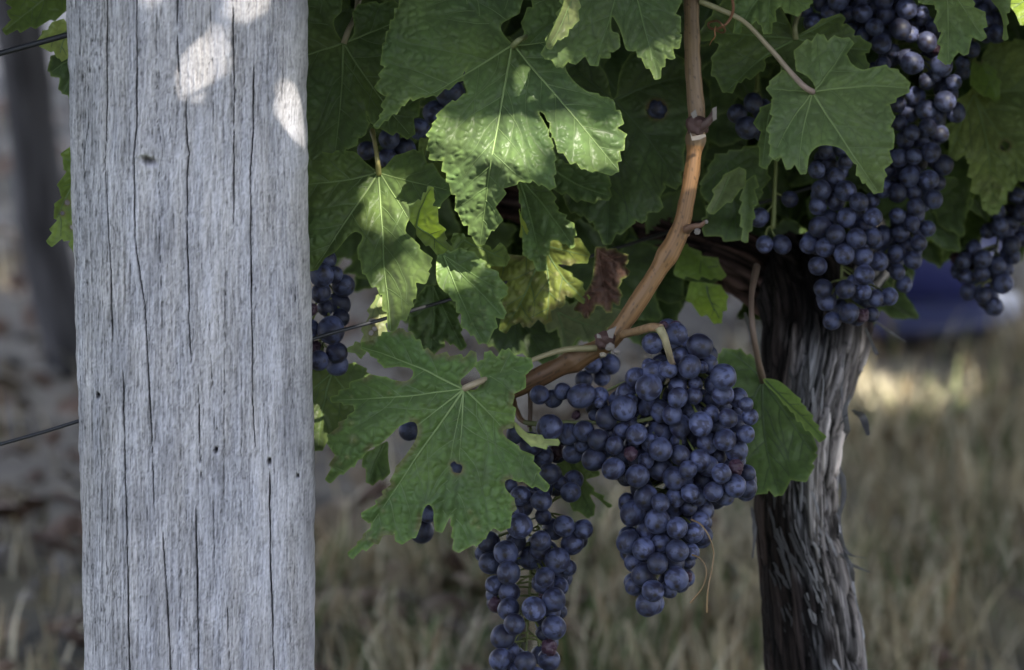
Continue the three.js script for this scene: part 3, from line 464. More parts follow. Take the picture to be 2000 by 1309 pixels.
leaf({ j: [1012, 345], d: 2.575, a: -0.12, b: -0.25, puff: 0.8, col: [0.030, 0.066, 0.024], tips: [[1057, 524, 1], [1117, 480, 1]], galls: [[1048, 490, 8, 0.15], [1062, 478, 8, 0.15], [1060, 500, 9, 0.15], [1050, 510, 7, 0.15], [1070, 492, 7, 0.15], [1105, 440, 7, 0.1]],
  pts: [1010, 340, 0, 1018, 400, 1, 1022, 440, 0, 1020, 470, 0, 1028, 502, 1, 1040, 508, 1, 1057, 530, 2, 1068, 500, 1, 1075, 472, 0, 1090, 470, 0, 1105, 476, 1, 1117, 485, 2, 1121, 463, 1, 1122, 441, 1, 1105, 428, 1, 1089, 412, 1, 1075, 370, 1, 1050, 335, 1] }, 'hanging green leaf lobe with a blistered point in the centre');
leaf({ j: [1020, 440], d: 2.565, a: -0.6, b: 0.1, puff: 0.4, wave: 0.3, col: [0.14, 0.20, 0.03], tips: [[1022, 460, 0.5]], pts: [1012, 400, 0, 1020, 426, 0, 1027, 436, 0, 1030, 455, 2, 1020, 464, 1, 1014, 462, 0, 1017, 440, 0] }, 'tiny yellow lit-through leaf tip in the centre');
// yellow galled leaf
leaf({ j: [1060, 480], d: 2.605, a: -0.1, b: -0.35, puff: 0.9, wave: 1.2, col: [0.058, 0.088, 0.016], col2: [0.10, 0.13, 0.024], yellow: 0.2, brown: 0.5, tips: [[1142, 588, 0.9], [985, 646, 0.9], [1068, 626, 0.8], [1148, 500, 0.8], [960, 540, 0.8]],
  galls: [[1035, 534, 10, 0.9], [1045, 545, 8, 0.9], [1060, 560, 8, 0.9], [1072, 566, 8, 0.9], [1090, 586, 7, 0.9], [1014, 572, 7, 0.6], [1057, 594, 8, 0.9], [1038, 604, 8, 0.8], [1005, 605, 7, 0.6], [1002, 628, 8, 0.9], [1110, 510, 6, 0.7], [1088, 535, 6, 0.8], [1040, 620, 6, 0.8], [985, 600, 5, 0.6]],
  pts: [1060, 470, 0, 1020, 500, 1, 960, 510, 2, 946, 522, 1, 965, 545, 1, 990, 572, 1, 980, 611, 1, 983, 650, 2, 1000, 636, 1, 1012, 627, 1, 1028, 637, 2, 1051, 624, 1, 1070, 631, 2, 1074, 602, 1, 1090, 600, 1, 1105, 595, 1, 1100, 575, 0, 1120, 580, 1, 1145, 589, 2, 1138, 560, 1, 1120, 540, 1, 1095, 522, 0, 1090, 515, 0, 1120, 515, 1, 1150, 505, 2, 1137, 473, 1, 1100, 465, 1] }, 'yellow-green leaf covered in pale blisters below the centre');
leaf({ j: [866, 500], d: 2.535, a: -0.05, b: -0.36, puff: 0.8, col: [0.036, 0.078, 0.030], tips: [[942, 666, 1.1], [986, 570, 0.9], [980, 615, 0.7]], galls: [[962, 548, 7, 0.12], [970, 560, 8, 0.12], [955, 565, 7, 0.12], [966, 580, 8, 0.12], [975, 592, 6, 0.12], [925, 575, 6, 0.1], [938, 605, 9, 0.12], [945, 620, 9, 0.12], [930, 625, 9, 0.12], [940, 640, 8, 0.12], [920, 632, 7, 0.12], [948, 605, 7, 0.12]],
  pts: [856, 494, 0, 880, 492, 1, 905, 488, 1, 930, 500, 1, 948, 521, 1, 974, 540, 1, 990, 570, 2, 977, 586, 1, 986, 617, 2, 967, 620, 1, 966, 643, 1, 942, 671, 2, 925, 655, 1, 910, 643, 1, 900, 612, 1, 890, 588, 1, 875, 572, 1, 860, 562, 0, 852, 540, 0] }, 'grey-green blistered leaf with a sunlit top edge in the centre');
leaf({ j: [905, 470], d: 2.575, a: 0, b: -0.25, puff: 1.2, col: [0.06, 0.11, 0.03], tips: [[985, 505, 0.8], [880, 500, 0.6]], pts: [885, 455, 1, 930, 470, 1, 960, 490, 1, 985, 480, 1, 992, 512, 2, 960, 520, 1, 920, 515, 1, 880, 505, 1] }, 'crinkled leaf lit by the sun under the middle lobe of the largest leaf');
leaf({ j: [845, 560], d: 2.60, a: 0, b: -0.25, puff: 1.0, col: [0.024, 0.055, 0.018], tips: [[903, 678, 0.9], [840, 680, 0.9]], galls: [[818, 640, 9, 0.12], [830, 652, 9, 0.12], [838, 640, 8, 0.12], [845, 660, 8, 0.12], [828, 668, 8, 0.12], [888, 640, 7, 0.1], [875, 658, 6, 0.1], [815, 622, 7, 0.12]],
  pts: [833, 556, 0, 860, 560, 1, 880, 590, 1, 894, 620, 1, 900, 650, 1, 906, 682, 2, 885, 672, 1, 868, 662, 1, 862, 680, 1, 840, 690, 2, 820, 678, 1, 806, 650, 1, 800, 620, 1, 812, 588, 1] }, 'dark blistered leaf hanging above the large low leaf');
leaf({ j: [748, 566], d: 2.57, a: 0.4, b: -0.1, puff: 0.4, wave: 0.4, col: [0.085, 0.12, 0.075], holes: [[727, 628, 6], [732, 642, 5], [725, 650, 5], [735, 626, 3]], tips: [[716, 665, 0.6]], pts: [752, 562, 0, 734, 584, 1, 722, 615, 1, 711, 653, 1, 706, 672, 2, 730, 668, 1, 750, 656, 1, 754, 605, 1] }, 'small grey leaf with insect holes right of the left grapes');
leaf({ j: [700, 690], d: 2.56, a: 0.1, b: -0.2, puff: 0.5, col: [0.075, 0.115, 0.06], tips: [[682, 684, 0.5]], pts: [712, 672, 1, 690, 674, 1, 678, 682, 2, 694, 690, 1, 702, 700, 1, 714, 690, 1] }, 'small pale leaf tip left of the large low leaf');
leaf({ j: [649, 728], d: 2.60, a: 0, b: -0.25, puff: 0.5, col: [0.030, 0.060, 0.018], tips: [[622, 872, 0.9], [715, 810, 0.8], [580, 780, 0.8]], pts: [640, 712, 0, 590, 700, 1, 560, 780, 1, 590, 860, 1, 600, 868, 1, 622, 880, 2, 640, 860, 1, 668, 850, 1, 700, 835, 1, 740, 800, 2, 730, 740, 1, 700, 712, 1, 660, 716, 0] }, 'olive green leaf beside the post below the left grapes');
leaf({ j: [750, 868], d: 2.56, a: 0.2, b: -0.2, puff: 0.6, col: [0.035, 0.075, 0.03], tips: [[722, 938, 0.8]], pts: [756, 862, 0, 730, 878, 1, 708, 893, 1, 714, 915, 1, 722, 946, 2, 742, 936, 1, 757, 930, 1, 758, 890, 0] }, 'small dark leaf behind the left lobe of the large low leaf');
leaf({ j: [1110, 890], d: 2.60, a: 0.1, b: -0.3, puff: 0.5, col: [0.055, 0.10, 0.05], tips: [[1190, 988, 0.8], [1155, 1002, 0.8]], pts: [1085, 880, 0, 1140, 890, 1, 1172, 926, 0, 1144, 938, 0, 1160, 960, 1, 1195, 991, 2, 1168, 974, 0, 1152, 966, 0, 1161, 995, 1, 1156, 1009, 2, 1128, 998, 1, 1095, 960, 1] }, 'pale green leaf between the two front grape bunches');
// right dim leaf behind the grapes
leaf({ j: [1490, 744], d: 2.655, a: 0.02, b: -0.22, puff: 0.35, col: [0.026, 0.060, 0.018], veinMat: VEINDARK, tips: [[1520, 962, 0.9], [1585, 880, 0.8], [1430, 690, 0.8], [1410, 880, 0.8]], stalk: [[1490, 744, 2.652], [1480, 700, 2.63], [1470, 640, 2.62], [1468, 580, 2.63], [1478, 520, 2.66]], stalkW: 6, stalkCol: [0.13, 0.09, 0.065],
  pts: [1490, 738, 0, 1478, 705, 1, 1440, 684, 1, 1408, 690, 2, 1385, 760, 1, 1370, 860, 1, 1390, 950, 1, 1450, 960, 1, 1478, 966, 1, 1500, 955, 1, 1520, 968, 2, 1545, 938, 1, 1580, 932, 1, 1592, 885, 2, 1588, 850, 1, 1570, 800, 1, 1530, 752, 0] }, 'dim dark green leaf right of the largest grape bunch before the trunk');
leaf({ j: [1496, 744], d: 2.64, a: 0.0, b: -0.7, puff: 0.3, wave: 0.3, col: [0.045, 0.095, 0.022], veinMat: VEINDARK, tips: [[1604, 852, 0.8]], pts: [1490, 742, 0, 1520, 744, 0, 1550, 768, 0, 1575, 800, 1, 1610, 860, 2, 1580, 842, 1, 1550, 806, 1, 1520, 775, 0] }, 'turned-over bright green edge of the leaf before the trunk');
leaf({ j: [1380, 560], d: 2.72, a: 0, b: -0.2, puff: 0.3, col: [0.09, 0.17, 0.02], veinMat: VEINDARK, tips: [[1405, 622, 0.8]], pts: [1345, 560, 1, 1375, 552, 1, 1412, 565, 1, 1420, 585, 1, 1412, 608, 1, 1401, 632, 2, 1380, 615, 1, 1350, 592, 1] }, 'bright green blurred leaf above the gap by the trunk');
leaf({ j: [1340, 470], d: 2.72, a: 0, b: -0.2, puff: 0.3, col: [0.06, 0.12, 0.02], veinMat: VEINDARK, tips: [[1400, 540, 0.8]], pts: [1325, 480, 1, 1345, 482, 1, 1370, 500, 1, 1405, 515, 1, 1412, 545, 2, 1370, 540, 1, 1320, 540, 1] }, 'green blurred leaf behind the lower cane');
leaf({ j: [1425, 345], d: 2.60, a: 0.2, b: -0.3, puff: 0.4, col: [0.05, 0.085, 0.045], tips: [[1390, 414, 0.7]], pts: [1440, 328, 0, 1410, 350, 1, 1395, 380, 1, 1386, 418, 2, 1420, 396, 1, 1446, 370, 1, 1458, 332, 1] }, 'grey-green folded leaf between the cane and the right grapes');
leaf({ j: [1460, 340], d: 2.615, a: 0.1, b: -0.2, puff: 0.4, col: [0.032, 0.066, 0.026], tips: [[1455, 468, 0.8]], pts: [1475, 340, 1, 1452, 370, 1, 1448, 420, 1, 1455, 474, 2, 1470, 430, 1, 1474, 370, 1] }, 'narrow hanging leaf left of the two lone grapes');
leaf({ j: [1420, 320], d: 2.66, a: 0, b: -0.2, puff: 0.4, col: [0.024, 0.052, 0.016], veinMat: VEINDARK, tips: [[1372, 362, 0.7], [1440, 470, 0.7]], pts: [1480, 285, 1, 1420, 300, 1, 1395, 310, 1, 1370, 365, 2, 1385, 400, 1, 1372, 450, 1, 1410, 462, 1, 1440, 470, 1, 1470, 420, 1, 1500, 340, 1] }, 'dark leaf right of the lower cane');
// right rear leaves
leaf({ j: [1904, 185], d: 2.75, a: 0, b: -0.25, puff: 0.9, col: [0.075, 0.125, 0.058], veinMat: VEINPALE, galls: [[1935, 350, 10, 0.3], [1945, 365, 10, 0.3], [1930, 375, 10, 0.3], [1950, 385, 9, 0.3], [1940, 395, 9, 0.3], [1955, 370, 9, 0.3], [1925, 360, 9, 0.3]], holes: [[1964, 285, 9]], tips: [[1940, 400, 1], [1858, 300, 0.9], [2000, 330, 0.9], [2030, 180, 0.8]],
  pts: [1890, 182, 0, 1868, 200, 1, 1862, 240, 1, 1848, 246, 1, 1862, 310, 2, 1885, 302, 1, 1895, 320, 1, 1903, 378, 2, 1915, 380, 1, 1925, 412, 1, 1942, 418, 2, 1958, 400, 1, 1968, 372, 1, 1990, 350, 1, 2050, 330, 1, 2060, 120, 1, 2000, 78, 1, 1930, 90, 1, 1910, 150, 0] }, 'large pale green leaf on the right edge with crumpled blisters');
leaf({ j: [1910, 112], d: 2.73, a: 0.3, b: -0.3, puff: 0.4, col: [0.06, 0.115, 0.022], tips: [[1945, 190, 0.7]], holes: [[1913, 116, 5]], pts: [1905, 108, 0, 1920, 118, 1, 1946, 148, 1, 1952, 165, 1, 1946, 196, 2, 1930, 188, 1, 1900, 170, 1, 1896, 140, 0] }, 'bright folded leaf flap at right behind the grapes');
leaf({ j: [1990, 60], d: 2.84, a: 0, b: -0.2, puff: 0.4, col: [0.05, 0.10, 0.02], tips: [[1930, 130, 0.8]], pts: [2060, -60, 1, 1960, -20, 1, 1940, 60, 1, 1920, 130, 2, 1980, 150, 1, 2060, 120, 1] }, 'green leaf behind the upper right corner');
leaf({ j: [1900, 300], d: 2.80, a: 0, b: -0.2, puff: 0.4, col: [0.045, 0.09, 0.018], veinMat: VEINDARK, tips: [[1820, 460, 0.8], [1890, 380, 0.8]], pts: [1880, 280, 1, 1840, 300, 1, 1830, 400, 1, 1812, 470, 2, 1850, 460, 1, 1880, 410, 1, 1910, 360, 1] }, 'olive leaf low behind the right grapes');
// brown withered leaf
leaf({ name: 'dry_leaf', mat: MAT.dry, j: [1166, 488], d: 2.60, a: 0.1, b: -0.2, puff: 2, wave: 3, crumple: 6, pleat: 2.2, gap: 2.2, every: 22, folds: [[1196, 520, 0.75, 0.35, 0.9], [1175, 575, -0.7, 0.7, 0.8], [1190, 585, 0.3, 0.95, 1.0]], col: [0.034, 0.016, 0.017], col2: [0.06, 0.032, 0.033], veinMat: std({ name: 'dry vein', color: rgb(0.12, 0.065, 0.045), vertexColors: true }), tips: [[1190, 604, 0.9], [1222, 530, 0.8], [1130, 606, 0.8]], pts: [1164, 482, 0, 1186, 486, 1, 1206, 490, 1, 1226, 506, 2, 1222, 520, 1, 1230, 534, 2, 1214, 546, 0, 1209, 562, 1, 1213, 582, 1, 1206, 598, 2, 1197, 592, 1, 1188, 611, 2, 1176, 600, 1, 1164, 597, 0, 1156, 612, 1, 1146, 623, 2, 1134, 612, 1, 1124, 608, 2, 1130, 588, 1, 1146, 566, 0, 1156, 545, 0, 1160, 515, 0] }, 'crumpled brown withered leaf beside the lower cane');
leaf({ j: [1090, 610], d: 2.68, a: 0, b: -0.2, puff: 0.3, col: [0.055, 0.085, 0.055], tips: [[1105, 676, 0.7], [1175, 640, 0.7]], pts: [1085, 600, 1, 1060, 620, 1, 1075, 650, 1, 1088, 640, 0, 1094, 660, 1, 1105, 680, 2, 1130, 660, 1, 1144, 667, 1, 1182, 648, 2, 1215, 615, 1, 1180, 596, 1, 1140, 590, 1] }, 'dull grey-green leaf below the withered leaf');
leaf({ j: [1000, 600], d: 2.70, a: 0, b: -0.15, puff: 0.3, col: [0.02, 0.045, 0.014], veinMat: VEINDARK, tips: [[1010, 700, 0.7], [1060, 690, 0.7]], pts: [960, 590, 1, 940, 660, 1, 985, 690, 2, 1020, 690, 1, 1085, 720, 2, 1100, 640, 1, 1060, 590, 1] }, 'dark leaf behind, above the lower cane');
// left of the post
leaf({ j: [150, -40], d: 2.60, a: 0, b: -0.2, puff: 0.5, col: [0.045, 0.09, 0.022], veinMat: VEINPALE, tips: [[12, 58, 1], [20, 0, 0.8]], pts: [190, -60, 1, 60, -80, 1, 10, -30, 2, 14, 0, 1, 24, 16, 1, 14, 26, 1, 24, 36, 1, 6, 64, 2, 60, 52, 1, 98, 38, 1, 130, 20, 1, 190, 20, 1] }, 'green leaf in the upper left corner, left of the post');
leaf({ j: [130, 60], d: 2.57, a: 0, b: -0.2, puff: 0.6, col: [0.13, 0.19, 0.07], tips: [[82, 88, 0.7], [118, 104, 0.6]], pts: [160, 45, 1, 102, 42, 1, 96, 58, 1, 82, 66, 1, 76, 86, 2, 90, 98, 1, 104, 98, 1, 116, 114, 2, 160, 110, 1] }, 'small sunlit leaf beside the post top left at the wire');
leaf({ j: [150, 110], d: 2.585, a: 0, b: -0.2, puff: 0.5, col: [0.022, 0.05, 0.018], tips: [[102, 140, 0.7], [125, 180, 0.7]], pts: [170, 100, 1, 120, 104, 1, 98, 116, 1, 98, 142, 2, 116, 152, 1, 119, 179, 2, 132, 186, 1, 170, 190, 1] }, 'dark small leaf left of the post below the upper wire');
leaf({ j: [165, 330], d: 2.575, a: 0, b: -0.2, puff: 0.6, col: [0.06, 0.11, 0.018], tips: [[95, 470, 0.9], [122, 310, 0.7]], holes: [[131, 396, 5], [122, 417, 4], [141, 444, 4]], pts: [180, 280, 1, 134, 288, 1, 122, 308, 1, 130, 335, 1, 116, 370, 1, 122, 385, 1, 106, 404, 1, 112, 430, 1, 93, 476, 2, 122, 466, 1, 138, 470, 1, 148, 500, 1, 190, 480, 1] }, 'yellow-green leaf with dark holes left of the post');

// plain leaves deeper in the plant
const spare = [];
{
  const r = rng(5);
  for (let v = 0; v < 5; v++) {
    const tips = [[0, 190], [150, 100], [-150, 100], [120, -80], [-120, -80]].map(([x, y]) => [x + (r() - 0.5) * 40, y + (r() - 0.5) * 30, 1]), pts = [], push = (x, y, k) => pts.push(x + (r() - 0.5) * 12, y + (r() - 0.5) * 12, k);
    pts.push(-6, -4, 0); push(-35, -70, 0); pts.push(tips[4][0], tips[4][1], 2); push(-135, -10, 1); push(-105, 20, 0); pts.push(tips[2][0], tips[2][1], 2); push(-90, 115, 1); push(-60, 100, 0); pts.push(tips[0][0], tips[0][1], 2); push(60, 100, 0); push(95, 115, 1); pts.push(tips[1][0], tips[1][1], 2); push(108, 20, 0); push(135, -10, 1); pts.push(tips[3][0], tips[3][1], 2); push(35, -70, 0); pts.push(6, -4, 0);
    spare.push(leafShape({ j: [0, 0], d: 2.5, gap: 7, a: 0, b: 0, cup: 0.4, puff: 0.8, wave: 1.4, every: 50, col: [0.028, 0.060, 0.020], pts, tips }, (x, y, h) => V(x * 0.0003, -y * 0.0003, -h), 900 + v));
  }
  const clear = [[1425, 640, 115], [702, 620, 95], [1180, 750, 120], [970, 640, 60], [1800, 545, 85], [740, 900, 150]];
  let made = 0;
  for (let i = 0; i < 1400 && made < 230; i++) {
    const x = 560 + 1460 * r(), y = -140 + 700 * Math.pow(r(), 0.75), d = 2.70 + 0.30 * r(), k = Math.floor(r() * 5), s = 0.7 + 0.5 * r();
    const low = x > 1880 ? 380 : x > 1740 ? 400 : x > 1450 ? 540 : x < 900 ? 470 : 560;
    if (y > low || clear.some(([cx, cy, cr]) => Math.hypot(x - cx, y - cy) < cr + 70 * s)) continue;
    if (x < 600 && y > 300) continue;
    const m = onVine(part('leaf', spare[k].blade, MAT.leaf, vine), P(x, y, d + 0.07));
    m.rotation.set(-0.25 - 0.5 * r(), (r() - 0.5) * 1.2, (r() - 0.5) * 1.6); m.scale.setScalar(s);
    part('vein', spare[k].veins, VEINDARK, m);
    made++;
  }
}
// the rest of the hedge above the frame and beyond it, which shades the fruit
function simpleLeaf() {
  const pts = [[0, 0], [0.25, -0.3], [0.5, -0.15], [0.42, 0.1], [0.55, 0.4], [0.25, 0.42], [0, 0.85], [-0.25, 0.42], [-0.55, 0.4], [-0.42, 0.1], [-0.5, -0.15], [-0.25, -0.3]], pos = [0, -0.2, 0.06], idx = [];
  pts.forEach(([x, y]) => pos.push(x, -y, -0.25 * (x * x + y * y * 0.5)));
  for (let i = 1; i <= pts.length; i++) idx.push(0, i % pts.length + 1, i);
  return geom(pos, idx).translate(0, 0.27, 0);
}
const rimOf = (g) => { const p = g.attributes.position, x = g.index.array, o = [], q = [V(0, 0, 0), V(0, 0, 0), V(0, 0, 0)]; for (let i = 0; i < x.length; i += 3) { q.forEach((v, k) => v.fromBufferAttribute(p, x[i + k])); for (let u = 0; u <= 5; u++) for (let w = 0; w <= 5 - u; w++) o.push(q[0].clone().multiplyScalar(1 - (u + w) / 5).addScaledVector(q[1], u / 5).addScaledVector(q[2], w / 5)); } return o; };
const plainLeaf = phys({ name: 'canopy leaf', color: rgb(0.036, 0.075, 0.022), roughness: 0.95, transmission: 0.25, thickness: 0, clearcoat: 0.3, clearcoatRoughness: 0.45, side: THREE.DoubleSide });
{
  const r = rng(77), list = [], g = simpleLeaf(), rim = rimOf(g);
  for (let i = 0; i < 10000; i++) {
    const x = -1.9 + 3.8 * r(), y = 0.60 + 0.95 * r(), z = -(2.30 + 0.95 * r()), p = V(x, y, z), [px, py] = toPx(p), s = 0.075 + 0.05 * r();
    if (px > -230 && px < 2230 && py > -200) continue;
    if (p.z > -2.45 && p.y < 0.86) continue;
    const turn = E(-0.5 - 0.7 * r(), r() * 6.28, (r() - 0.5) * 0.8);
    if (blocksFleck(M4(p, turn, V(s, s, s)), rim, 0.005)) continue;
    list.push([M4(p.sub(vine.position), turn, V(s, s, s)), [0.8 + 0.4 * r(), 0.8 + 0.4 * r(), 0.9]]);
  }
  for (let i = 0; i < 9000; i++) { // small leaves close to where the sun gets through
    const f = FLECKS[Math.floor(r() * FLECKS.length)]; if (f.at.z < -4) continue;
    const y = 0.92 + 0.55 * r(), p = f.at.clone().addScaledVector(SUN, (y - f.at.y) / SUN.y).add(V((r() - 0.5) * 0.4, 0, (r() - 0.5) * 0.4)), [px, py] = toPx(p), s = 0.025 + 0.03 * r();
    if (p.z > -1.7 || (px > -230 && px < 2230 && py > -200)) continue;
    const turn = E(-0.5 - 0.7 * r(), r() * 6.28, (r() - 0.5) * 0.8);
    if (blocksFleck(M4(p, turn, V(s, s, s)), rim, 0.005)) continue;
    list.push([M4(p.sub(vine.position), turn, V(s, s, s)), [0.8 + 0.4 * r(), 0.8 + 0.4 * r(), 0.9]]);
  }
  scatter(g, plainLeaf, list, vine, 'foliage', 'upper green foliage of the vine hedge');
}

// ---------------------------------------------------------------- trunk, arms, canes
const X = (pts) => pts.map((p) => P(...p).sub(vine.position));
{
  const plate = (x, y, seed) => { // [a plate's own number, distance to its edge, how far down it one is]
    const i = Math.floor(x), j = Math.floor(y); let a = 9, b = 9, id = 0, dy = 0;
    for (let q = -1; q < 2; q++) for (let p = -1; p < 2; p++) { const vx = i + p + hash(i + p, j + q, seed) - x, vy = j + q + hash(i + p, j + q, seed + 7) - y, d = vx * vx + vy * vy; if (d < a) { b = a; a = d; id = hash(i + p, j + q, seed + 13); dy = -vy; } else if (d < b) b = d; }
    return [id, Math.sqrt(b) - Math.sqrt(a), dy];
  };
  const flakes = (a, l, k) => { const u = a / 6.2832 * k * 8 + 2.6 * l + 0.35 * noise(a * 3, l * 22), v = l * 27 + 0.8 * noise(a * 6, l * 15, 3); return [plate(u, v, 3), plate(u * 2.1 + 5, v * 1.9, 9)]; };
  const barkBump = (k, sc) => (a, s, l) => { const [p, q] = flakes(a, l, k), n = noise(Math.cos(a) * k * 0.5, Math.sin(a) * k * 0.5, l * 7); return sc * (1.4 * n + 2.4 * p[0] + 1.4 * p[2] * (p[0] - 0.2) + 0.9 * q[0] - 2.2 * Math.exp(-p[1] * 7) - 0.6 * Math.exp(-q[1] * 9) + 0.45 * noise(a * 22, l * 30) + 0.25 * noise(a * 50, l * 60)); };
  const barkCol = (k) => (a, s, l) => { const [p, q] = flakes(a, l, k), t = noise(a * 24, l * 35), u = noise(a * 60, l * 120), st = noise(a * 70, l * 26, 5) + 0.6 * noise(a * 130, l * 60, 8), v = clamp((1 + 0.75 * st) * (0.02 + 0.26 * p[0] * p[0] * p[0] + 0.09 * q[0] * q[0] + 0.06 * t + 0.045 * u) * (1 - 0.75 * Math.exp(-p[1] * 10)) * (1 - 0.4 * Math.exp(-q[1] * 10)), 0.008, 0.42), w = noise(Math.cos(a) * 2, Math.sin(a) * 2, l * 5) * 0.12; return [v * (1 + w), v * 0.97, v * (1 - w)]; };
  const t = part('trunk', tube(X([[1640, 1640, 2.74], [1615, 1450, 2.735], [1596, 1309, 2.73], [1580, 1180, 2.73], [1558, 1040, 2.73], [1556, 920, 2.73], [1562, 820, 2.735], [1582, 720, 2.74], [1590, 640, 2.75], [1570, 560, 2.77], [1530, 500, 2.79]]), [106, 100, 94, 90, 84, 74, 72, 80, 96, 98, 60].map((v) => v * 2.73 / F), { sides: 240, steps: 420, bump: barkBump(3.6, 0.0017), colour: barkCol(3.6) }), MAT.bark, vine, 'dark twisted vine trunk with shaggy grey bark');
  { // the old bark has come off the left side and left it dark; shade on the head is painted in
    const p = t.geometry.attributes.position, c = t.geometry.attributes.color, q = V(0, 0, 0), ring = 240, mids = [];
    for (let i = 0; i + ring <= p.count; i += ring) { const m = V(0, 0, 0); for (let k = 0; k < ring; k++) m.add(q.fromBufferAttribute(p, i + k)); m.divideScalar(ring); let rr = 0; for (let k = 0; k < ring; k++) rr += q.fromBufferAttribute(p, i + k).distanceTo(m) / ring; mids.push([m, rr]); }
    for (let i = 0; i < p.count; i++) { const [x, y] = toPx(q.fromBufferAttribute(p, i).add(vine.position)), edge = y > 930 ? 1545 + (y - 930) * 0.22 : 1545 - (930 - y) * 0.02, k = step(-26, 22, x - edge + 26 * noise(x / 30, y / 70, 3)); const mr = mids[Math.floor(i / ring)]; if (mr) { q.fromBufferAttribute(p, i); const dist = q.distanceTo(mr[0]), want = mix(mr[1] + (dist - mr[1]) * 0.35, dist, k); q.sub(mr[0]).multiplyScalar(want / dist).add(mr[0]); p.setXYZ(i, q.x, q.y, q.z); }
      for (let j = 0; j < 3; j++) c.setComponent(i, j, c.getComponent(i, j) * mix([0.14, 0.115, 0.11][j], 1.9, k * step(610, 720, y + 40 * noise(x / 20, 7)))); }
    t.geometry.computeVertexNormals();
  }
  // strips of loose bark
  const r = rng(8), strip = (pts, w, c) => {
    const cv = new THREE.CatmullRomCurve3(pts), n = 22, pos = [], idx = [], col = [];
    for (let i = 0; i <= n; i++) { const s = i / n, p = cv.getPointAt(s), ww = w * (0.35 + 0.65 * Math.sin(Math.PI * clamp(s * 0.9 + 0.08))) * (1 + 0.4 * noise(s * 6, w * 9000)); for (let k = -1; k <= 1; k++) { pos.push(p.x + k * ww, p.y + 0.2 * k * ww, p.z + (1 - k * k) * ww * 0.5 + 0.0006); const v = c * (0.8 + 0.4 * hash(i, k + 2, Math.floor(w * 1e6))); col.push(v, v * 0.98, v * 1.02); } if (i < n) for (let k = 0; k < 2; k++) { const a = i * 3 + k; idx.push(a, a + 1, a + 3, a + 1, a + 4, a + 3); } }
    return geom(pos, idx, col);
  };
  const mid = (y) => { const k = [[500, 1590, 100], [640, 1590, 100], [720, 1582, 88], [820, 1562, 74], [920, 1556, 78], [1040, 1558, 88], [1180, 1580, 95], [1309, 1596, 98], [1450, 1612, 104]]; for (let i = 0; i + 1 < k.length; i++) if (y <= k[i + 1][0]) { const u = (y - k[i][0]) / (k[i + 1][0] - k[i][0]); return [mix(k[i][1], k[i + 1][1], u), mix(k[i][2], k[i + 1][2], u)]; } return [1612, 104]; };
  const MB = std({ name: 'loose bark', vertexColors: true, roughness: 0.9, side: THREE.DoubleSide });
  for (let i = 0; i < 90; i++) {
    const y0 = 690 + 600 * r(), L = 40 + 95 * r(), u0 = 1.7 * r() - 0.75, pts = [], lift = r() < 0.15 ? 0.005 + 0.008 * r() : 0.0005;
    for (let k = 0; k <= 5; k++) { const y = y0 + L * k / 5, [c, w] = mid(y), u = clamp(u0 + 0.25 * k / 5 + 0.05 * (r() - 0.5), -0.95, 0.97), d = 2.735 - Math.sqrt(1 - u * u) * w * 2.73 / F - 0.0022 - lift * (k / 5) ** 2; pts.push(P(c + u * w + (lift > 0.001 ? 8 * (k / 5) ** 2 * Math.sign(u) : 0), y, d).sub(vine.position)); }
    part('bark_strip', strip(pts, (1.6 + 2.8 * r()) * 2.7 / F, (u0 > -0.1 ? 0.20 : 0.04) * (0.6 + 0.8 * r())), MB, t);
  }
  for (const [pts, w] of [[[[1640, 830], [1652, 815], [1650, 790], [1652, 760]], 3], [[[1648, 860], [1654, 835], [1650, 800], [1660, 770]], 6], [[[1665, 800], [1685, 815], [1696, 850]], 7], [[[1650, 745], [1672, 730], [1690, 722]], 3], [[[1640, 1080], [1668, 1105], [1700, 1118]], 5], [[[1640, 1070], [1660, 1100], [1668, 1140]], 5], [[[1690, 640], [1712, 690], [1716, 690]], 4], [[[1700, 620], [1740, 650], [1768, 668]], 4], [[[1640, 1040], [1655, 1080], [1690, 1090]], 4], [[[1636, 900], [1648, 960], [1640, 1010]], 6], [[[1468, 990], [1474, 1040], [1470, 1090]], 4], [[[1455, 610], [1466, 650], [1478, 690]], 5]])
    part('bark_strip', strip(pts.map(([x, y]) => P(x, y, 2.70 + 0.03 * r()).sub(vine.position)), w * 2.7 / F, 0.12), MB, t);
  part('arm', tube(X([[1585, 640, 2.77], [1520, 560, 2.78], [1420, 500, 2.78], [1300, 462, 2.79], [1150, 430, 2.82], [900, 380, 2.86]]), [70, 52, 34, 28, 26, 24].map((v) => v * 2.75 / F), { sides: 60, steps: 160, bump: barkBump(3, 0.0016), colour: (a, s, l) => { const c = barkCol(3)(a, s, l); return [c[0] * 0.4, c[1] * 0.26, c[2] * 0.22]; } }), MAT.bark, vine);  // bark colour cut down to paint in shadow on this arm
  part('arm', tube(X([[1600, 640, 2.77], [1650, 560, 2.79], [1720, 470, 2.80], [1820, 380, 2.84], [2100, 280, 2.9]]), [70, 50, 32, 28, 26].map((v) => v * 2.75 / F), { sides: 60, steps: 120, bump: barkBump(3, 0.0016), colour: barkCol(3) }), MAT.bark, vine);
  // canes
  const nodes = (list) => (a, s) => list.reduce((h, [at, w, up]) => h + up * Math.exp(-(((s - at) / w) ** 2)), 0);
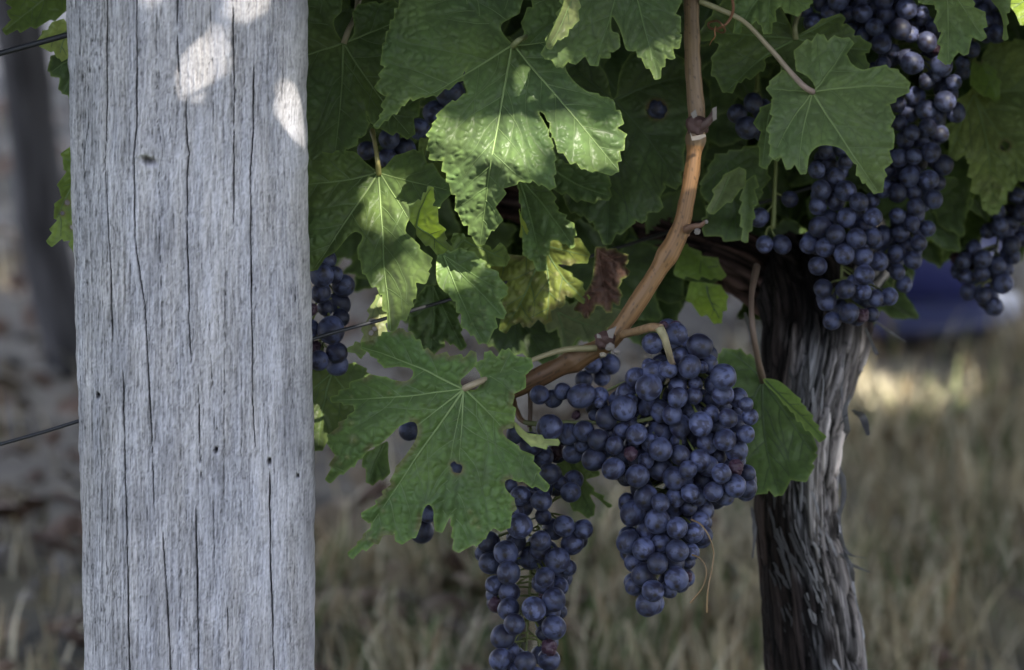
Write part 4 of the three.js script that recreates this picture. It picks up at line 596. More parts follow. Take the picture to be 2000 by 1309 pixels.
  const caneCol = (tone) => (a, s, l) => { const st = noise(Math.cos(a) * 5, Math.sin(a) * 5, l * 14), dots = noise(Math.cos(a) * 9, Math.sin(a) * 9, l * 420) > 0.62 ? 0.45 : 1, f = noise(Math.cos(a) * 14, Math.sin(a) * 14, l * 40), g = noise(a * 7, l * 3.5, 4), v = (1 + 0.34 * st + 0.3 * f + 0.35 * g) * dots; return tone(s).map((k) => Math.max(0.01, k * v)); };
  const lerp3 = (a, b, t) => a.map((k, i) => mix(k, b[i], clamp(t)));
  const S = 2.53 / F;
  const cane = part('cane', tube(X([[1348, -160, 2.56], [1350, -40, 2.54], [1351, 40, 2.53], [1354, 140, 2.53], [1361, 240, 2.53], [1353, 320, 2.53], [1342, 390, 2.53], [1326, 455, 2.53], [1300, 505, 2.53], [1262, 565, 2.53], [1222, 625, 2.532], [1188, 668, 2.535], [1150, 690, 2.54], [1095, 716, 2.545], [1030, 748, 2.55], [960, 775, 2.56], [900, 800, 2.60]]), [13, 14, 14.5, 15, 16, 16.5, 15.5, 16, 18, 17, 17, 17.5, 18.5, 19, 18.5, 18, 17.5].map((v) => v * S), { sides: 40, steps: 420, bump: (a, s) => nodes([[0.352, 0.012, 4 * S], [0.53, 0.014, 4 * S], [0.745, 0.012, 5 * S]])(a, s) + S * (0.8 * noise(Math.cos(a) * 6, Math.sin(a) * 6, s * 60) + 0.7 * noise(a * 7, s * 20, 3) + 1.2 * noise(s * 40, 5)), colour: caneCol((s) => s < 0.36 ? lerp3([0.17, 0.12, 0.07], [0.18, 0.115, 0.062], s / 0.36) : s < 0.7 ? lerp3([0.22, 0.112, 0.042], [0.19, 0.105, 0.042], (s - 0.36) / 0.3) : lerp3([0.17, 0.095, 0.04], [0.12, 0.062, 0.027], (s - 0.7) / 0.1)) }), MAT.cane, vine, 'long smooth brown cane bending down to the left');
  const dark = std({ name: 'node bark', color: rgb(0.075, 0.04, 0.035), roughness: 0.7 }), pale = std({ name: 'pale scar', color: rgb(0.19, 0.17, 0.155), roughness: 0.8 });
  const lump = (x, y, d, rx, ry, rz, seed, mat, name = 'bud') => { const g = new THREE.SphereGeometry(1, 26, 18), p = g.attributes.position; for (let i = 0; i < p.count; i++) { const k = 1 + 0.22 * noise(p.getX(i) * 2.4 + seed, p.getY(i) * 2.4, p.getZ(i) * 2.4) + 0.1 * noise(p.getX(i) * 6, p.getY(i) * 6 + seed, p.getZ(i) * 6); p.setXYZ(i, p.getX(i) * k * rx * S, p.getY(i) * k * ry * S, p.getZ(i) * k * rz * S); } g.computeVertexNormals(); const m = part(name, g, mat, cane); m.position.copy(P(x, y, d).sub(vine.position)); return m; };
  const flake = (pts, mat, d) => { const sh = new THREE.Shape(pts.map(([x, y]) => new THREE.Vector2((x - pts[0][0]) * S, -(y - pts[0][1]) * S))), g = new THREE.ExtrudeGeometry(sh, { depth: 0.0006, bevelEnabled: true, bevelSize: 0.0003, bevelThickness: 0.0003, bevelSegments: 2 }); const m = part('bark_flake', g, mat, cane); m.position.copy(P(...pts[0], d).sub(vine.position)); return m; };
  lump(1362, 246, 2.528, 21, 22, 20, 1, dark); lump(1182, 664, 2.528, 20, 18, 18, 2, dark); lump(1335, 448, 2.53, 17, 14, 16, 9, std({ name: 'node', color: rgb(0.2, 0.11, 0.06) }));
  part('spur', tube(X([[1366, 248, 2.527], [1380, 240, 2.522], [1392, 226, 2.52], [1396, 214, 2.52]]), [12 * S, 9 * S, 6 * S, 5 * S], { sides: 14, steps: 14, colour: () => [0.09, 0.055, 0.05], bump: (a, s) => S * 1.5 * noise(a * 2, s * 5) }), MAT.cane, vine);
  flake([[1392, 212], [1399, 209], [1399, 232], [1393, 236]], pale, 2.5165); flake([[1350, 222], [1358, 214], [1361, 226], [1354, 230]], pale, 2.5115); flake([[1347, 256], [1352, 268], [1360, 266], [1376, 263], [1378, 266], [1366, 272], [1352, 274]], pale, 2.5115);
  part('spur', tube(X([[1342, 448, 2.525], [1355, 442, 2.515], [1368, 440, 2.512], [1378, 433, 2.51]]), [9 * S, 7 * S, 5 * S, 3.5 * S], { sides: 12, steps: 14, colour: () => [0.16, 0.09, 0.06], bump: (a, s) => S * 1.3 * noise(a * 2, s * 6, 4) }), MAT.cane, vine);
  lump(1362, 452, 2.51, 6, 6, 6, 5, pale); lump(1380, 433, 2.508, 3.5, 4, 4, 6, pale);
  flake([[1186, 646], [1203, 638], [1196, 660], [1190, 658]], pale, 2.5085); flake([[1166, 652], [1172, 655], [1174, 660], [1167, 659]], pale, 2.5095); lump(1192, 678, 2.512, 9, 8, 6, 3, pale, 'scar'); lump(1204, 687, 2.512, 7, 5, 5, 4, pale, 'scar'); lump(1178, 693, 2.515, 7, 5, 5, 7, std({ name: 'pale bud', color: rgb(0.25, 0.22, 0.17) }));
  // tendril
  part('tendril', tube(X([[1420, -60, 2.52], [1428, -15, 2.51], [1432, 20, 2.505], [1420, 45, 2.50], [1402, 56, 2.505], [1386, 54, 2.515], [1384, 45, 2.52], [1398, 41, 2.515], [1410, 48, 2.50], [1416, 58, 2.505], [1410, 64, 2.515], [1396, 58, 2.52]]), [3.2 * S, 2.8 * S, 2.2 * S, 1.8 * S], { sides: 10, steps: 90, colour: (a, s) => [0.16, 0.075, 0.035] }), MAT.cane, vine);
  part('tendril', tube(X([[1398, 52, 2.505], [1396, 62, 2.50], [1397, 70, 2.50], [1390, 80, 2.505], [1386, 88, 2.51]]), [1.7 * S, 1.3 * S, 0.8 * S], { sides: 8, steps: 24, colour: () => [0.30, 0.14, 0.06] }), MAT.cane, vine);
}

// ---------------------------------------------------------------- grapes
const grapeGeo = [];
for (let v = 0; v < 10; v++) { // the last one is shrivelled
  const g = new THREE.SphereGeometry(1, 36, 26), p = g.attributes.position, col = [];
  for (let i = 0; i < p.count; i++) {
    const x = p.getX(i), y = p.getY(i), z = p.getZ(i), k = v === 9 ? 0.78 + 0.12 * noise(x * 2, y * 2, z * 2) - 0.22 * Math.abs(noise(x * 3.2 + 5, y * 1.6, z * 3.2)) : 1 + 0.045 * noise(x * 1.2 + v * 7, y * 1.2, z * 1.2);
    p.setXYZ(i, x * k, y * k * (1.0 + 0.04 * (v % 3)), z * k);
    const big = fbm(x * 1.5 + v * 11, y * 1.5, z * 1.5, 3), rub = step(0.03, 0.15, fbm(x * 2.6 + v * 5, y * 2.2 + 40, z * 2.6, 3)), fine = noise(x * 13, y * 13, z * 13 + v), scar = Math.exp(-(((y + 1) / 0.022) ** 2)), ring = Math.exp(-(((y + 0.955) / 0.03) ** 2)) * 0.35;
    let c = [0.052, 0.062, 0.124].map((q) => q * [1.0, 0.75, 1.35, 0.85, 1.55, 0.6, 1.15, 1.3, 0.9, 0.6][v] * (1.0 + 1.3 * big + 0.2 * fine));
    c = c.map((q, j) => mix(q, [0.014, 0.012, 0.028][j], Math.min(0.85, 0.8 * rub + ring))); c = c.map((q, j) => mix(q, [0.02, 0.015, 0.013][j], scar));
    if (v === 9) c = c.map((q, j) => mix(q, [0.055, 0.020, 0.030][j], 0.75));
    col.push(...c.map((q) => Math.max(0.006, q)));
  }
  g.setAttribute('color', new THREE.Float32BufferAttribute(col, 3)); g.computeVertexNormals(); grapeGeo.push(g);
}
// list: [zx, zy, zr, layer] read at a zoom: x = ox + zx / k
function bunch(label, o, group = 'grape bunches on the vine') {
  const r = rng(o.seed), list = [];
  for (const [ox, oy, k, flat] of o.lists) for (let i = 0; i < flat.length; i += 4) list.push({ x: ox + flat[i] / k, y: oy + flat[i + 1] / k, r: flat[i + 2] / k * (o.grow ?? 1.07), l: flat[i + 3] });
  const S = o.d / F;
  for (const g of list) {
    let sw = 0, sx = 0; for (const h of list) { const w = Math.exp(-(((h.y - g.y) / 45) ** 2)); sw += w; sx += w * h.x; }
    const cx = sx / sw; let hw = 25; for (const h of list) if (Math.abs(h.y - g.y) < 45) hw = Math.max(hw, Math.abs(h.x - cx) + 5);
    g.cx = cx; const q = Math.min(1, Math.abs(g.x - cx) / hw); g.hw = hw; g.z = -Math.sqrt(1 - q * q) * Math.min(hw, 70) * 0.6 + g.l * 32 + 4 * (r() - 0.5);
  }
  const pushBack = (g, placed) => { for (let it = 0; it < 40; it++) { let moved = false; for (const h of placed) { const d2 = (g.x - h.x) ** 2 + (g.y - h.y) ** 2, R = (g.r + h.r) * 0.985; if (d2 < R * R) { const need = Math.sqrt(R * R - d2); if (Math.abs(g.z - h.z) < need - 0.01) { g.z = h.z + need; moved = true; } } } if (!moved) break; } };
  list.sort((a, b) => a.z - b.z); const placed = [];
  for (const g of list) { pushBack(g, placed); placed.push(g); }
  const front = placed.length;
  for (const src of placed.slice(0, front)) for (let t = 0; t < (src.x < (o.fillFrom ?? 0) ? 0 : o.fill ?? 1); t++) { // those behind, hidden from the front
    const g = { x: src.x + (r() - 0.5) * 44 + (src.cx - src.x) * 0.15, y: src.y + (r() - 0.5) * 44, r: 18 + 5 * r(), z: src.z + 20 + 22 * t, l: 2, cx: src.cx, hw: src.hw };
    let ok = 0; for (let k = 0; k < 12; k++) { const ax = g.x + Math.cos(k / 12 * 6.283) * g.r, ay = g.y + Math.sin(k / 12 * 6.283) * g.r; if (placed.slice(0, front).some((h) => Math.hypot(h.x - ax, h.y - ay) < h.r * 1.35)) ok++; }
    if (ok < 12 || placed.length > 255) continue; pushBack(g, placed); if (g.z < src.z + 130) placed.push(g);
  }
  const root = P(...o.stem[0]), t = thing('grape_bunch', label, 'grapes', root, group), stems = [];
  const W = (g) => P(g.x, g.y, o.d + g.z * S).sub(root), rach = o.stem.map((p) => P(...p).sub(root)), axis = (o.axis ?? o.stem.slice(-2)).map((p) => P(p[0], p[1], p[2] + (o.deep ?? 0)).sub(root));
  stems.push(tube(rach, [5.5 * S, 4 * S, 3 * S], { sides: 9, steps: 40 }));
  if (o.axis) stems.push(tube(axis, [4 * S, 3 * S, 1.5 * S], { sides: 9, steps: 40, bump: (a, s) => 0.6 * S * noise(a, s * 12) }));
  const ax = new THREE.CatmullRomCurve3(axis.length > 1 ? axis : rach), line = ax.getSpacedPoints(60);
  for (const g of placed) {
    const c = W(g), m = part('grape', grapeGeo[r() < 0.03 ? 9 : Math.floor(r() * 9)], MAT.grape, t); let best = line[0], bd = 1e9;
    for (const q of line) { const d = q.distanceTo(c.clone().add(V(0, 0.012, 0))); if (d < bd) { bd = d; best = q; } }
    const out = c.clone().sub(best).normalize().add(V((r() - 0.5) * 0.9, -0.25 + (r() - 0.5) * 0.8, 0.15 + (r() - 0.5) * 0.5)).normalize();
    m.position.copy(c); m.scale.set(0.95 + 0.09 * r(), 0.96 + 0.12 * r(), 0.95 + 0.09 * r()).multiplyScalar(g.r * (o.d + g.z * S) / F); m.quaternion.setFromUnitVectors(V(0, -1, 0), out); m.rotateY(r() * 6.28);
    if (bd < 0.045) { const tip = c.clone().addScaledVector(out, -g.r * S * 0.98), midp = tip.clone().addScaledVector(out, -0.004).lerp(best, 0.25).add(V(0, 0.001, 0)); stems.push(tube([tip.clone().addScaledVector(out, 0.001), midp, best], [3.0 * S, 1.9 * S, 2.2 * S], { sides: 6, steps: 8, cap: false })); }
  }
  part('stem', mergeGeometries(stems), o.stalk ?? MAT.stalk, t);
  return t;
}
const Z1 = [1000, 600, 3.74], Z2 = [1150, 850, 2.852], Z3 = [900, 880, 3.05], Z4 = [560, 380, 3.116], Z5 = [1300, 350, 2.857], Z6 = [1450, 280, 3.444], Z7 = [1680, 120, 2.618], Z8 = [1560, 0, 4.364], Z9 = [1010, 600, 5.454], ONE = [0, 0, 1];
const WOODY = std({ name: 'woody stalk', color: rgb(0.19, 0.13, 0.065), roughness: 0.6 });
bunch('largest blue grape bunch, with a long arm of grapes reaching left', { seed: 1, d: 2.525, fill: 6, fillFrom: 1165, deep: 0.03, grow: 1.1,
  stem: [[1312, 720, 2.52], [1305, 685, 2.50], [1296, 655, 2.50]], axis: [[1312, 720, 2.52], [1320, 800, 2.525], [1318, 900, 2.53], [1300, 1000, 2.53], [1270, 1170, 2.53]],
  lists: [[...Z1, [1105, 150, 55, 1, 1200, 195, 75, 0, 1030, 265, 70, 0, 1185, 300, 60, 1, 1370, 285, 87, 0, 1240, 360, 62, 1, 1430, 410, 65, 1, 1300, 435, 80, 0, 1050, 475, 82, 0, 1145, 455, 60, 0, 1180, 410, 45, 1, 905, 520, 72, 1, 1000, 585, 90, 0, 1000, 430, 50, 2, 1545, 510, 87, 0, 1390, 440, 40, 1, 1210, 580, 62, 0.5, 1340, 560, 48, 0.5, 1210, 660, 68, 0, 1330, 650, 57, 0, 1475, 570, 65, 0.5, 1540, 640, 72, 0, 1650, 660, 65, 1, 1710, 710, 50, 0, 1740, 800, 55, 0.3, 840, 630, 75, 2, 860, 690, 55, 1, 815, 740, 85, 0, 1000, 730, 70, 1, 1090, 760, 75, 0.3, 1175, 790, 70, 0, 1300, 760, 72, 1, 1455, 780, 60, 0.5, 1580, 810, 65, 0, 1640, 850, 62, 0.5, 1705, 930, 65, 0.3, 1380, 855, 85, 0, 1510, 870, 70, 0.3, 1230, 870, 75, 0.6, 1085, 900, 78, 0.5, 910, 930, 72, 0, 800, 900, 55, 1, 690, 810, 72, 0, 720, 920, 50, 1, 630, 970, 70, 0, 750, 1010, 60, 0, 600, 1110, 78, 0, 870, 1070, 60, 0, 1010, 990, 65, 0.6, 1085, 1040, 82, 0, 1215, 980, 60, 1, 1225, 1080, 68, 0, 1430, 995, 75, 0, 1555, 970, 75, 0.4, 1500, 1090, 62, 0.6, 1640, 1045, 75, 0.2, 1370, 1120, 75, 0, 1430, 1160, 70, 0.4, 1285, 1190, 62, 0, 1085, 1180, 85, 0.5, 1190, 1250, 80, 0, 740, 1180, 75, 0, 915, 1235, 82, 0, 830, 1240, 50, 1, 980, 1120, 55, 1, 1530, 1215, 65, 0, 1635, 1170, 70, 0.1, 1720, 1210, 55, 0.6,
    200, 640, 65, 0, 300, 670, 62, 1, 370, 615, 60, 0, 508, 650, 88, 0, 640, 650, 60, 0.6, 640, 700, 35, 0, 275, 875, 85, 0, 415, 925, 75, 0.4, 525, 905, 72, 0, 520, 1000, 60, 1.5, 445, 1065, 70, 1.5, 600, 790, 40, 2, 470, 790, 42, 2]],
    [...Z2, [815, 285, 58, 0, 880, 295, 55, 0.5, 695, 315, 52, 0.5, 630, 255, 58, 0.6, 485, 345, 52, 0, 565, 325, 48, 0.5, 555, 400, 45, 0.8, 400, 378, 48, 0, 320, 348, 64, 0, 215, 370, 45, 1, 245, 435, 65, 0, 330, 530, 60, 0.6, 383, 480, 65, 0, 492, 518, 54, 0, 585, 545, 52, 0.2, 640, 560, 50, 0.8, 625, 480, 50, 1.2, 640, 420, 55, 1.6, 760, 345, 45, 1.2, 220, 595, 60, 0.2, 305, 635, 57, 0.1, 398, 605, 50, 0.3, 493, 645, 59, 0, 570, 650, 45, 1, 250, 710, 50, 0.7, 383, 715, 54, 0, 305, 780, 64, 0, 550, 705, 40, 1.2, 490, 800, 62, 0, 550, 790, 35, 0.8, 255, 840, 50, 0.5, 357, 868, 58, 0.2, 445, 860, 45, 1, 330, 945, 65, 0.4, 480, 710, 50, 1.3]]] });
bunch('long narrow grape bunch hanging below the large blistered leaf', { seed: 2, d: 2.545, fill: 1, grow: 1.1, deep: 0.01, stem: [[1060, 1010, 2.56], [1050, 940, 2.57], [1036, 840, 2.57], [1034, 770, 2.56]], axis: [[1060, 1000, 2.56], [1040, 1080, 2.557], [1034, 1150, 2.555], [1030, 1230, 2.55], [1024, 1330, 2.55]],
  lists: [[...Z3, [527, 140, 60, 0, 655, 250, 58, 0, 670, 180, 55, 1.5, 600, 200, 45, 1.8, 295, 210, 40, 0.5, 355, 270, 55, 0.2, 410, 250, 35, 0.8, 480, 300, 60, 0, 325, 355, 50, 0.7, 350, 450, 70, 0, 490, 395, 45, 1.5, 615, 450, 58, 0, 730, 470, 53, 0, 665, 555, 62, 0.4, 475, 540, 60, 0, 475, 590, 62, 0.5, 575, 655, 70, 0, 640, 700, 45, 0.8, 410, 640, 65, 1.2, 330, 545, 55, 1.3, 270, 610, 70, 0.5, 165, 545, 60, 0.5, 130, 615, 45, 1, 180, 670, 65, 0.4, 285, 730, 65, 0, 200, 800, 50, 0.6, 290, 845, 60, 0.3, 205, 915, 55, 0.6, 285, 945, 60, 0.2, 500, 755, 55, 0, 490, 790, 60, 1, 590, 740, 50, 1.2, 590, 810, 48, 1, 555, 890, 65, 0, 435, 945, 67, 0, 540, 960, 50, 1.3, 590, 960, 40, 1, 320, 1035, 60, 0, 250, 1110, 68, 0.3, 555, 1055, 67, 0, 490, 1090, 40, 1, 525, 1175, 60, 0.3, 525, 1250, 62, 0.6, 300, 1195, 45, 1, 235, 1245, 62, 0, 385, 1260, 58, 0, 320, 1320, 58, 0.5, 450, 1360, 60, 0.5]],
    [...Z1, [20, 930, 60, 0.8, 140, 1000, 80, 1, 100, 1110, 62, 1.5, 230, 1090, 70, 1.6, 330, 1060, 70, 1.8]]] });
bunch('dim grape cluster behind the large blistered leaf, seen through its gaps', { seed: 3, d: 2.60, fill: 0, stem: [[850, 900, 2.60], [860, 840, 2.61], [880, 800, 2.61]], axis: [[850, 900, 2.60], [835, 1000, 2.60]], lists: [[...ONE, [798, 841, 19, 0, 824, 1038, 22, 0, 836, 1002, 18, 0, 897, 919, 20, 0, 870, 980, 21, 0, 850, 940, 21, 0, 820, 900, 20, 1, 868, 890, 21, 0.5, 800, 1000, 0.1, 1]]] });
bunch('small grape bunch beside the post crossed by the wire', { seed: 4, d: 2.565, fill: 0, stem: [[640, 560, 2.58], [640, 480, 2.58], [650, 420, 2.60]], axis: [[640, 560, 2.58], [630, 700, 2.58]], lists: [[...Z4, [210, 490, 72, 0, 290, 490, 50, 1, 345, 555, 65, 1, 208, 600, 60, 0.2, 148, 700, 52, 0, 235, 690, 45, 0.5, 320, 665, 65, 1, 330, 750, 50, 1.4, 140, 820, 54, 0.2, 270, 825, 80, 0, 160, 935, 60, 0.4, 305, 960, 60, 0.2, 195, 1010, 58, 0, 305, 1035, 65, 0.5, 130, 1010, 45, 0.8, 120, 470, 60, 1, 240, 400, 60, 1.2]]] });
bunch('grape bunch under the broad right leaf, left of the longer bunch', { seed: 5, deep: 0.02, d: 2.635, fill: 2, stem: [[1640, 420, 2.65], [1650, 330, 2.66], [1655, 260, 2.67]], axis: [[1645, 420, 2.65], [1645, 500, 2.65], [1642, 610, 2.65]],
  lists: [[...Z5, [870, 60, 52, 0.3, 1005, 65, 55, 0, 1080, 128, 52, 0.1, 850, 150, 48, 0.5, 950, 125, 48, 1.2, 1010, 215, 52, 0.5, 1158, 212, 50, 0.1, 860, 265, 57, 0, 950, 308, 52, 0, 1065, 330, 53, 0, 1155, 325, 50, 0.4, 800, 365, 48, 0.8, 890, 380, 52, 0.4, 998, 420, 55, 0, 1105, 432, 52, 0.2, 850, 485, 52, 0, 1110, 535, 54, 0, 880, 610, 50, 0, 1005, 615, 53, 0, 1105, 630, 43, 0.2, 900, 685, 48, 1, 1025, 748, 52, 0, 930, 790, 48, 0, 1095, 760, 50, 0.4, 1190, 460, 50, 1.3, 1110, 260, 40, 1.4, 1170, 665, 45, 0.6, 1250, 655, 48, 0.6, 1150, 755, 40, 1.2]], [...Z6, [500, 180, 55, 0.2, 590, 150, 55, 0.3, 625, 225, 62, 0, 695, 125, 50, 0.3, 560, 50, 50, 0.4, 660, 40, 50, 0.8]]] });
bunch('three lone grapes on a thin stalk left of the right bunch', { seed: 6, d: 2.645, fill: 0, stem: [[1510, 446, 2.645], [1513, 380, 2.645], [1516, 320, 2.65], [1518, 280, 2.66]], axis: [[1511, 395, 2.645], [1509, 447, 2.645]], lists: [[...Z6, [112, 500, 63, 0, 150, 680, 55, 0, 265, 680, 58, 0, 320, 375, 52, 1]]] });
bunch('longest grape bunch hanging on the right in the middle of three', { seed: 7, deep: 0.02, d: 2.675, fill: 2, stem: [[1800, 170, 2.69], [1815, 110, 2.69], [1830, 60, 2.70]], axis: [[1800, 170, 2.69], [1785, 280, 2.69], [1775, 400, 2.69], [1740, 580, 2.69]],
  lists: [[...Z7, [343, 100, 42, 0, 480, 105, 38, 0.3, 285, 180, 48, 0.2, 455, 165, 45, 0.5, 435, 205, 52, 0, 490, 260, 50, 0.4, 195, 220, 40, 0.3, 335, 250, 50, 0, 390, 275, 40, 0.5, 200, 315, 40, 0.2, 265, 365, 42, 0, 345, 340, 45, 0.1, 405, 370, 47, 0.3, 325, 395, 42, 0.5, 230, 400, 45, 1.2, 200, 495, 45, 0, 165, 480, 35, 0.5, 275, 485, 40, 0.1, 363, 465, 48, 0.1, 425, 530, 52, 0.2, 250, 590, 50, 0, 350, 605, 50, 0, 120, 650, 45, 0.5, 195, 668, 42, 0, 275, 670, 40, 0.5, 375, 705, 47, 0.1, 285, 745, 45, 0.1, 190, 790, 40, 0.1, 265, 830, 40, 0.1, 345, 855, 38, 0.2, 300, 930, 40, 0.2, 205, 875, 45, 1, 120, 890, 50, 1, 185, 985, 45, 0.4, 270, 1015, 45, 0.3, 100, 1020, 45, 1.2, 190, 1075, 40, 0.3, 225, 1140, 42, 0.2, 400, 620, 38, 0.8, 60, 710, 38, 0.6, 140, 560, 42, 1.3, 240, 940, 42, 1.2]]] });
bunch('dark upper right grape bunch cut by the top edge, with sunlit grapes', { seed: 8, deep: 0.02, d: 2.66, fill: 2, stem: [[1740, 40, 2.68], [1745, -20, 2.69], [1750, -80, 2.70]], axis: [[1740, 40, 2.68], [1760, 110, 2.68]],
  lists: [[...Z8, [340, 0, 85, 0.3, 545, 110, 80, 0, 270, 110, 75, 0.4, 130, 200, 65, 0.6, 750, 130, 85, 0.3, 730, 0, 80, 0.2, 545, -30, 75, 0.3, 920, 75, 87, 0, 1050, 110, 60, 0.4, 650, 230, 72, 0, 870, 250, 85, 0, 955, 290, 65, 0.6, 1095, 355, 82, 0, 705, 370, 82, 0, 800, 435, 60, 0.4, 720, 550, 65, 0.3, 640, 580, 50, 0.8, 965, 540, 92, 0, 1220, 560, 85, 0.4, 430, 120, 60, 1.2, 640, 60, 60, 1.2, 1040, 170, 50, 0.8, 200, 30, 70, 1, 60, 90, 60, 1, 830, -60, 80, 0.5, 1160, 640, 60, 1, 1180, 420, 70, 1.2, 560, 300, 65, 1.2, 450, 250, 65, 1.3, 1160, 230, 70, 1.3]]] });
bunch('blurred grape bunch behind the shiny leaf tip, top right', { seed: 9, d: 2.72, fill: 1, stem: [[1910, -10, 2.74], [1910, -60, 2.75]], axis: [[1910, -10, 2.74], [1900, 120, 2.74]], lists: [[...Z8, [1690, 290, 75, 0, 1600, 300, 62, 0.4, 1560, 100, 80, 0.2, 1600, 190, 65, 0.3, 1680, 180, 60, 0.6, 1500, 20, 70, 0.4, 1400, 540, 60, 0.3, 1480, 420, 65, 0.2, 1420, 340, 65, 0.8, 1640, 30, 70, 0.6, 1400, 620, 60, 0.8]]] });
bunch('blurred grape bunch at the right edge, lowest end in the open', { seed: 10, d: 2.80, fill: 1, stem: [[1960, 400, 2.82], [1970, 320, 2.83], [1975, 260, 2.84]], axis: [[1960, 400, 2.82], [1935, 560, 2.82]],
  lists: [[...Z5, [1850, 180, 45, 0.3, 1960, 90, 45, 0, 1985, 190, 47, 0, 1930, 240, 42, 0.3, 1865, 265, 50, 0.1, 1900, 310, 45, 0.2, 1930, 365, 50, 0, 1800, 290, 42, 1, 1665, 455, 44, 0.2, 1770, 445, 48, 0, 1850, 480, 48, 0, 1765, 525, 45, 0.3, 1670, 540, 42, 1, 1880, 580, 57, 0, 1900, 500, 45, 1, 1690, 630, 45, 0.6, 1770, 650, 45, 0.1, 1830, 710, 52, 0, 1990, 330, 45, 0.4, 1940, 430, 40, 1, 1640, 510, 48, 1, 1620, 440, 42, 1, 2050, 120, 46, 0, 2060, 230, 46, 0.2, 2030, 10, 46, 0.3, 1720, 390, 44, 1]]] });
bunch('four dark grapes hanging behind under the cane node', { seed: 11, d: 2.64, fill: 0, stem: [[1180, 690, 2.65], [1185, 640, 2.66]], axis: [[1180, 690, 2.65], [1168, 740, 2.65]], lists: [[...Z9, [805, 610, 92, 0, 990, 610, 107, 0.3, 900, 750, 87, 0.5, 710, 770, 87, 0.3]]] });
bunch('grapes seen in the gap left of the largest leaf', { seed: 12, d: 2.62, fill: 0, stem: [[800, 230, 2.64], [810, 160, 2.66]], axis: [[800, 230, 2.64], [760, 290, 2.64]], lists: [[...ONE, [880, 183, 26, 0, 818, 252, 20, 0, 760, 271, 20, 0, 756, 308, 18, 0, 716, 294, 18, 0, 850, 220, 22, 1, 790, 290, 21, 0.6, 900, 140, 22, 0.6]]] });
bunch('small half-hidden grape cluster right of the cane, one grape sunlit', { seed: 13, d: 2.64, fill: 0, stem: [[1478, 180, 2.65], [1480, 130, 2.66]], axis: [[1478, 180, 2.65], [1468, 240, 2.65]], lists: [[...ONE, [1471, 201, 18, 0, 1460, 250, 22, 0, 1490, 255, 21, 0.6, 1490, 215, 20, 0.8, 1285, 212, 20, 0.6, 1440, 222, 18, 1.2]]] });
{ // stalks of the largest bunch and the dry tendrils on it
  const S = 2.5 / F, c = (a, s) => [0.24, 0.15, 0.075].map((k) => k * (1 + 0.25 * noise(a * 2, s * 20)));
  part('peduncle', tube(X([[1205, 655, 2.535], [1240, 648, 2.52], [1278, 639, 2.502], [1291, 642, 2.498]]), [9 * S, 8 * S, 8.5 * S, 9 * S], { sides: 16, steps: 50, colour: c, bump: (a, s) => 0.6 * S * noise(a * 2, s * 16) }), MAT.cane, vine);
  part('peduncle', tube(X([[1288, 640, 2.498], [1298, 660, 2.497], [1305, 685, 2.50], [1314, 712, 2.512]]), [9 * S, 7 * S, 6.5 * S, 6 * S], { sides: 16, steps: 40, colour: (a, s) => [0.27, 0.25, 0.13].map((k, i) => mix(k, [0.22, 0.16, 0.12][i], s) * (1 + 0.25 * noise(a * 2, s * 12))), bump: (a, s) => 0.8 * S * noise(a * 2, s * 9) }), MAT.cane, vine);
  part('peduncle', tube(X([[1000, 770, 2.57], [1008, 800, 2.56], [1020, 822, 2.55], [1045, 828, 2.54], [1100, 826, 2.535], [1165, 826, 2.53], [1230, 826, 2.53], [1300, 810, 2.53]]), [6 * S, 5 * S, 4.5 * S, 4 * S], { sides: 12, steps: 70, colour: (a, s) => s < 0.25 ? [0.16, 0.09, 0.045] : [0.13, 0.15, 0.055], bump: (a, s) => 0.8 * S * noise(a * 2, s * 22) }), MAT.cane, vine);
  part('peduncle', tube(X([[1034, 745, 2.56], [1036, 790, 2.56], [1034, 835, 2.56]]), [5 * S, 4.5 * S], { sides: 10, steps: 20, colour: () => [0.10, 0.06, 0.035] }), MAT.cane, vine);
  const th = (pts) => { const m = part('tendril', tube(X(pts), [1.9 * S, 1.5 * S, 1.3 * S, 1.9 * S], { sides: 8, steps: 60, colour: (a, s) => [0.20, 0.13, 0.06].map((k) => k * (0.7 + 0.5 * s)) }), MAT.cane, vine); return m; };
  th([[1350, 1015, 2.49], [1368, 1024, 2.483], [1384, 1046, 2.48], [1394, 1078, 2.482], [1391, 1110, 2.482], [1384, 1145, 2.482], [1381, 1178, 2.484], [1381, 1196, 2.486]]);
  th([[1352, 1084, 2.50], [1366, 1090, 2.495], [1377, 1104, 2.49], [1380, 1120, 2.49], [1372, 1148, 2.492], [1358, 1166, 2.495], [1348, 1178, 2.496]]);
}

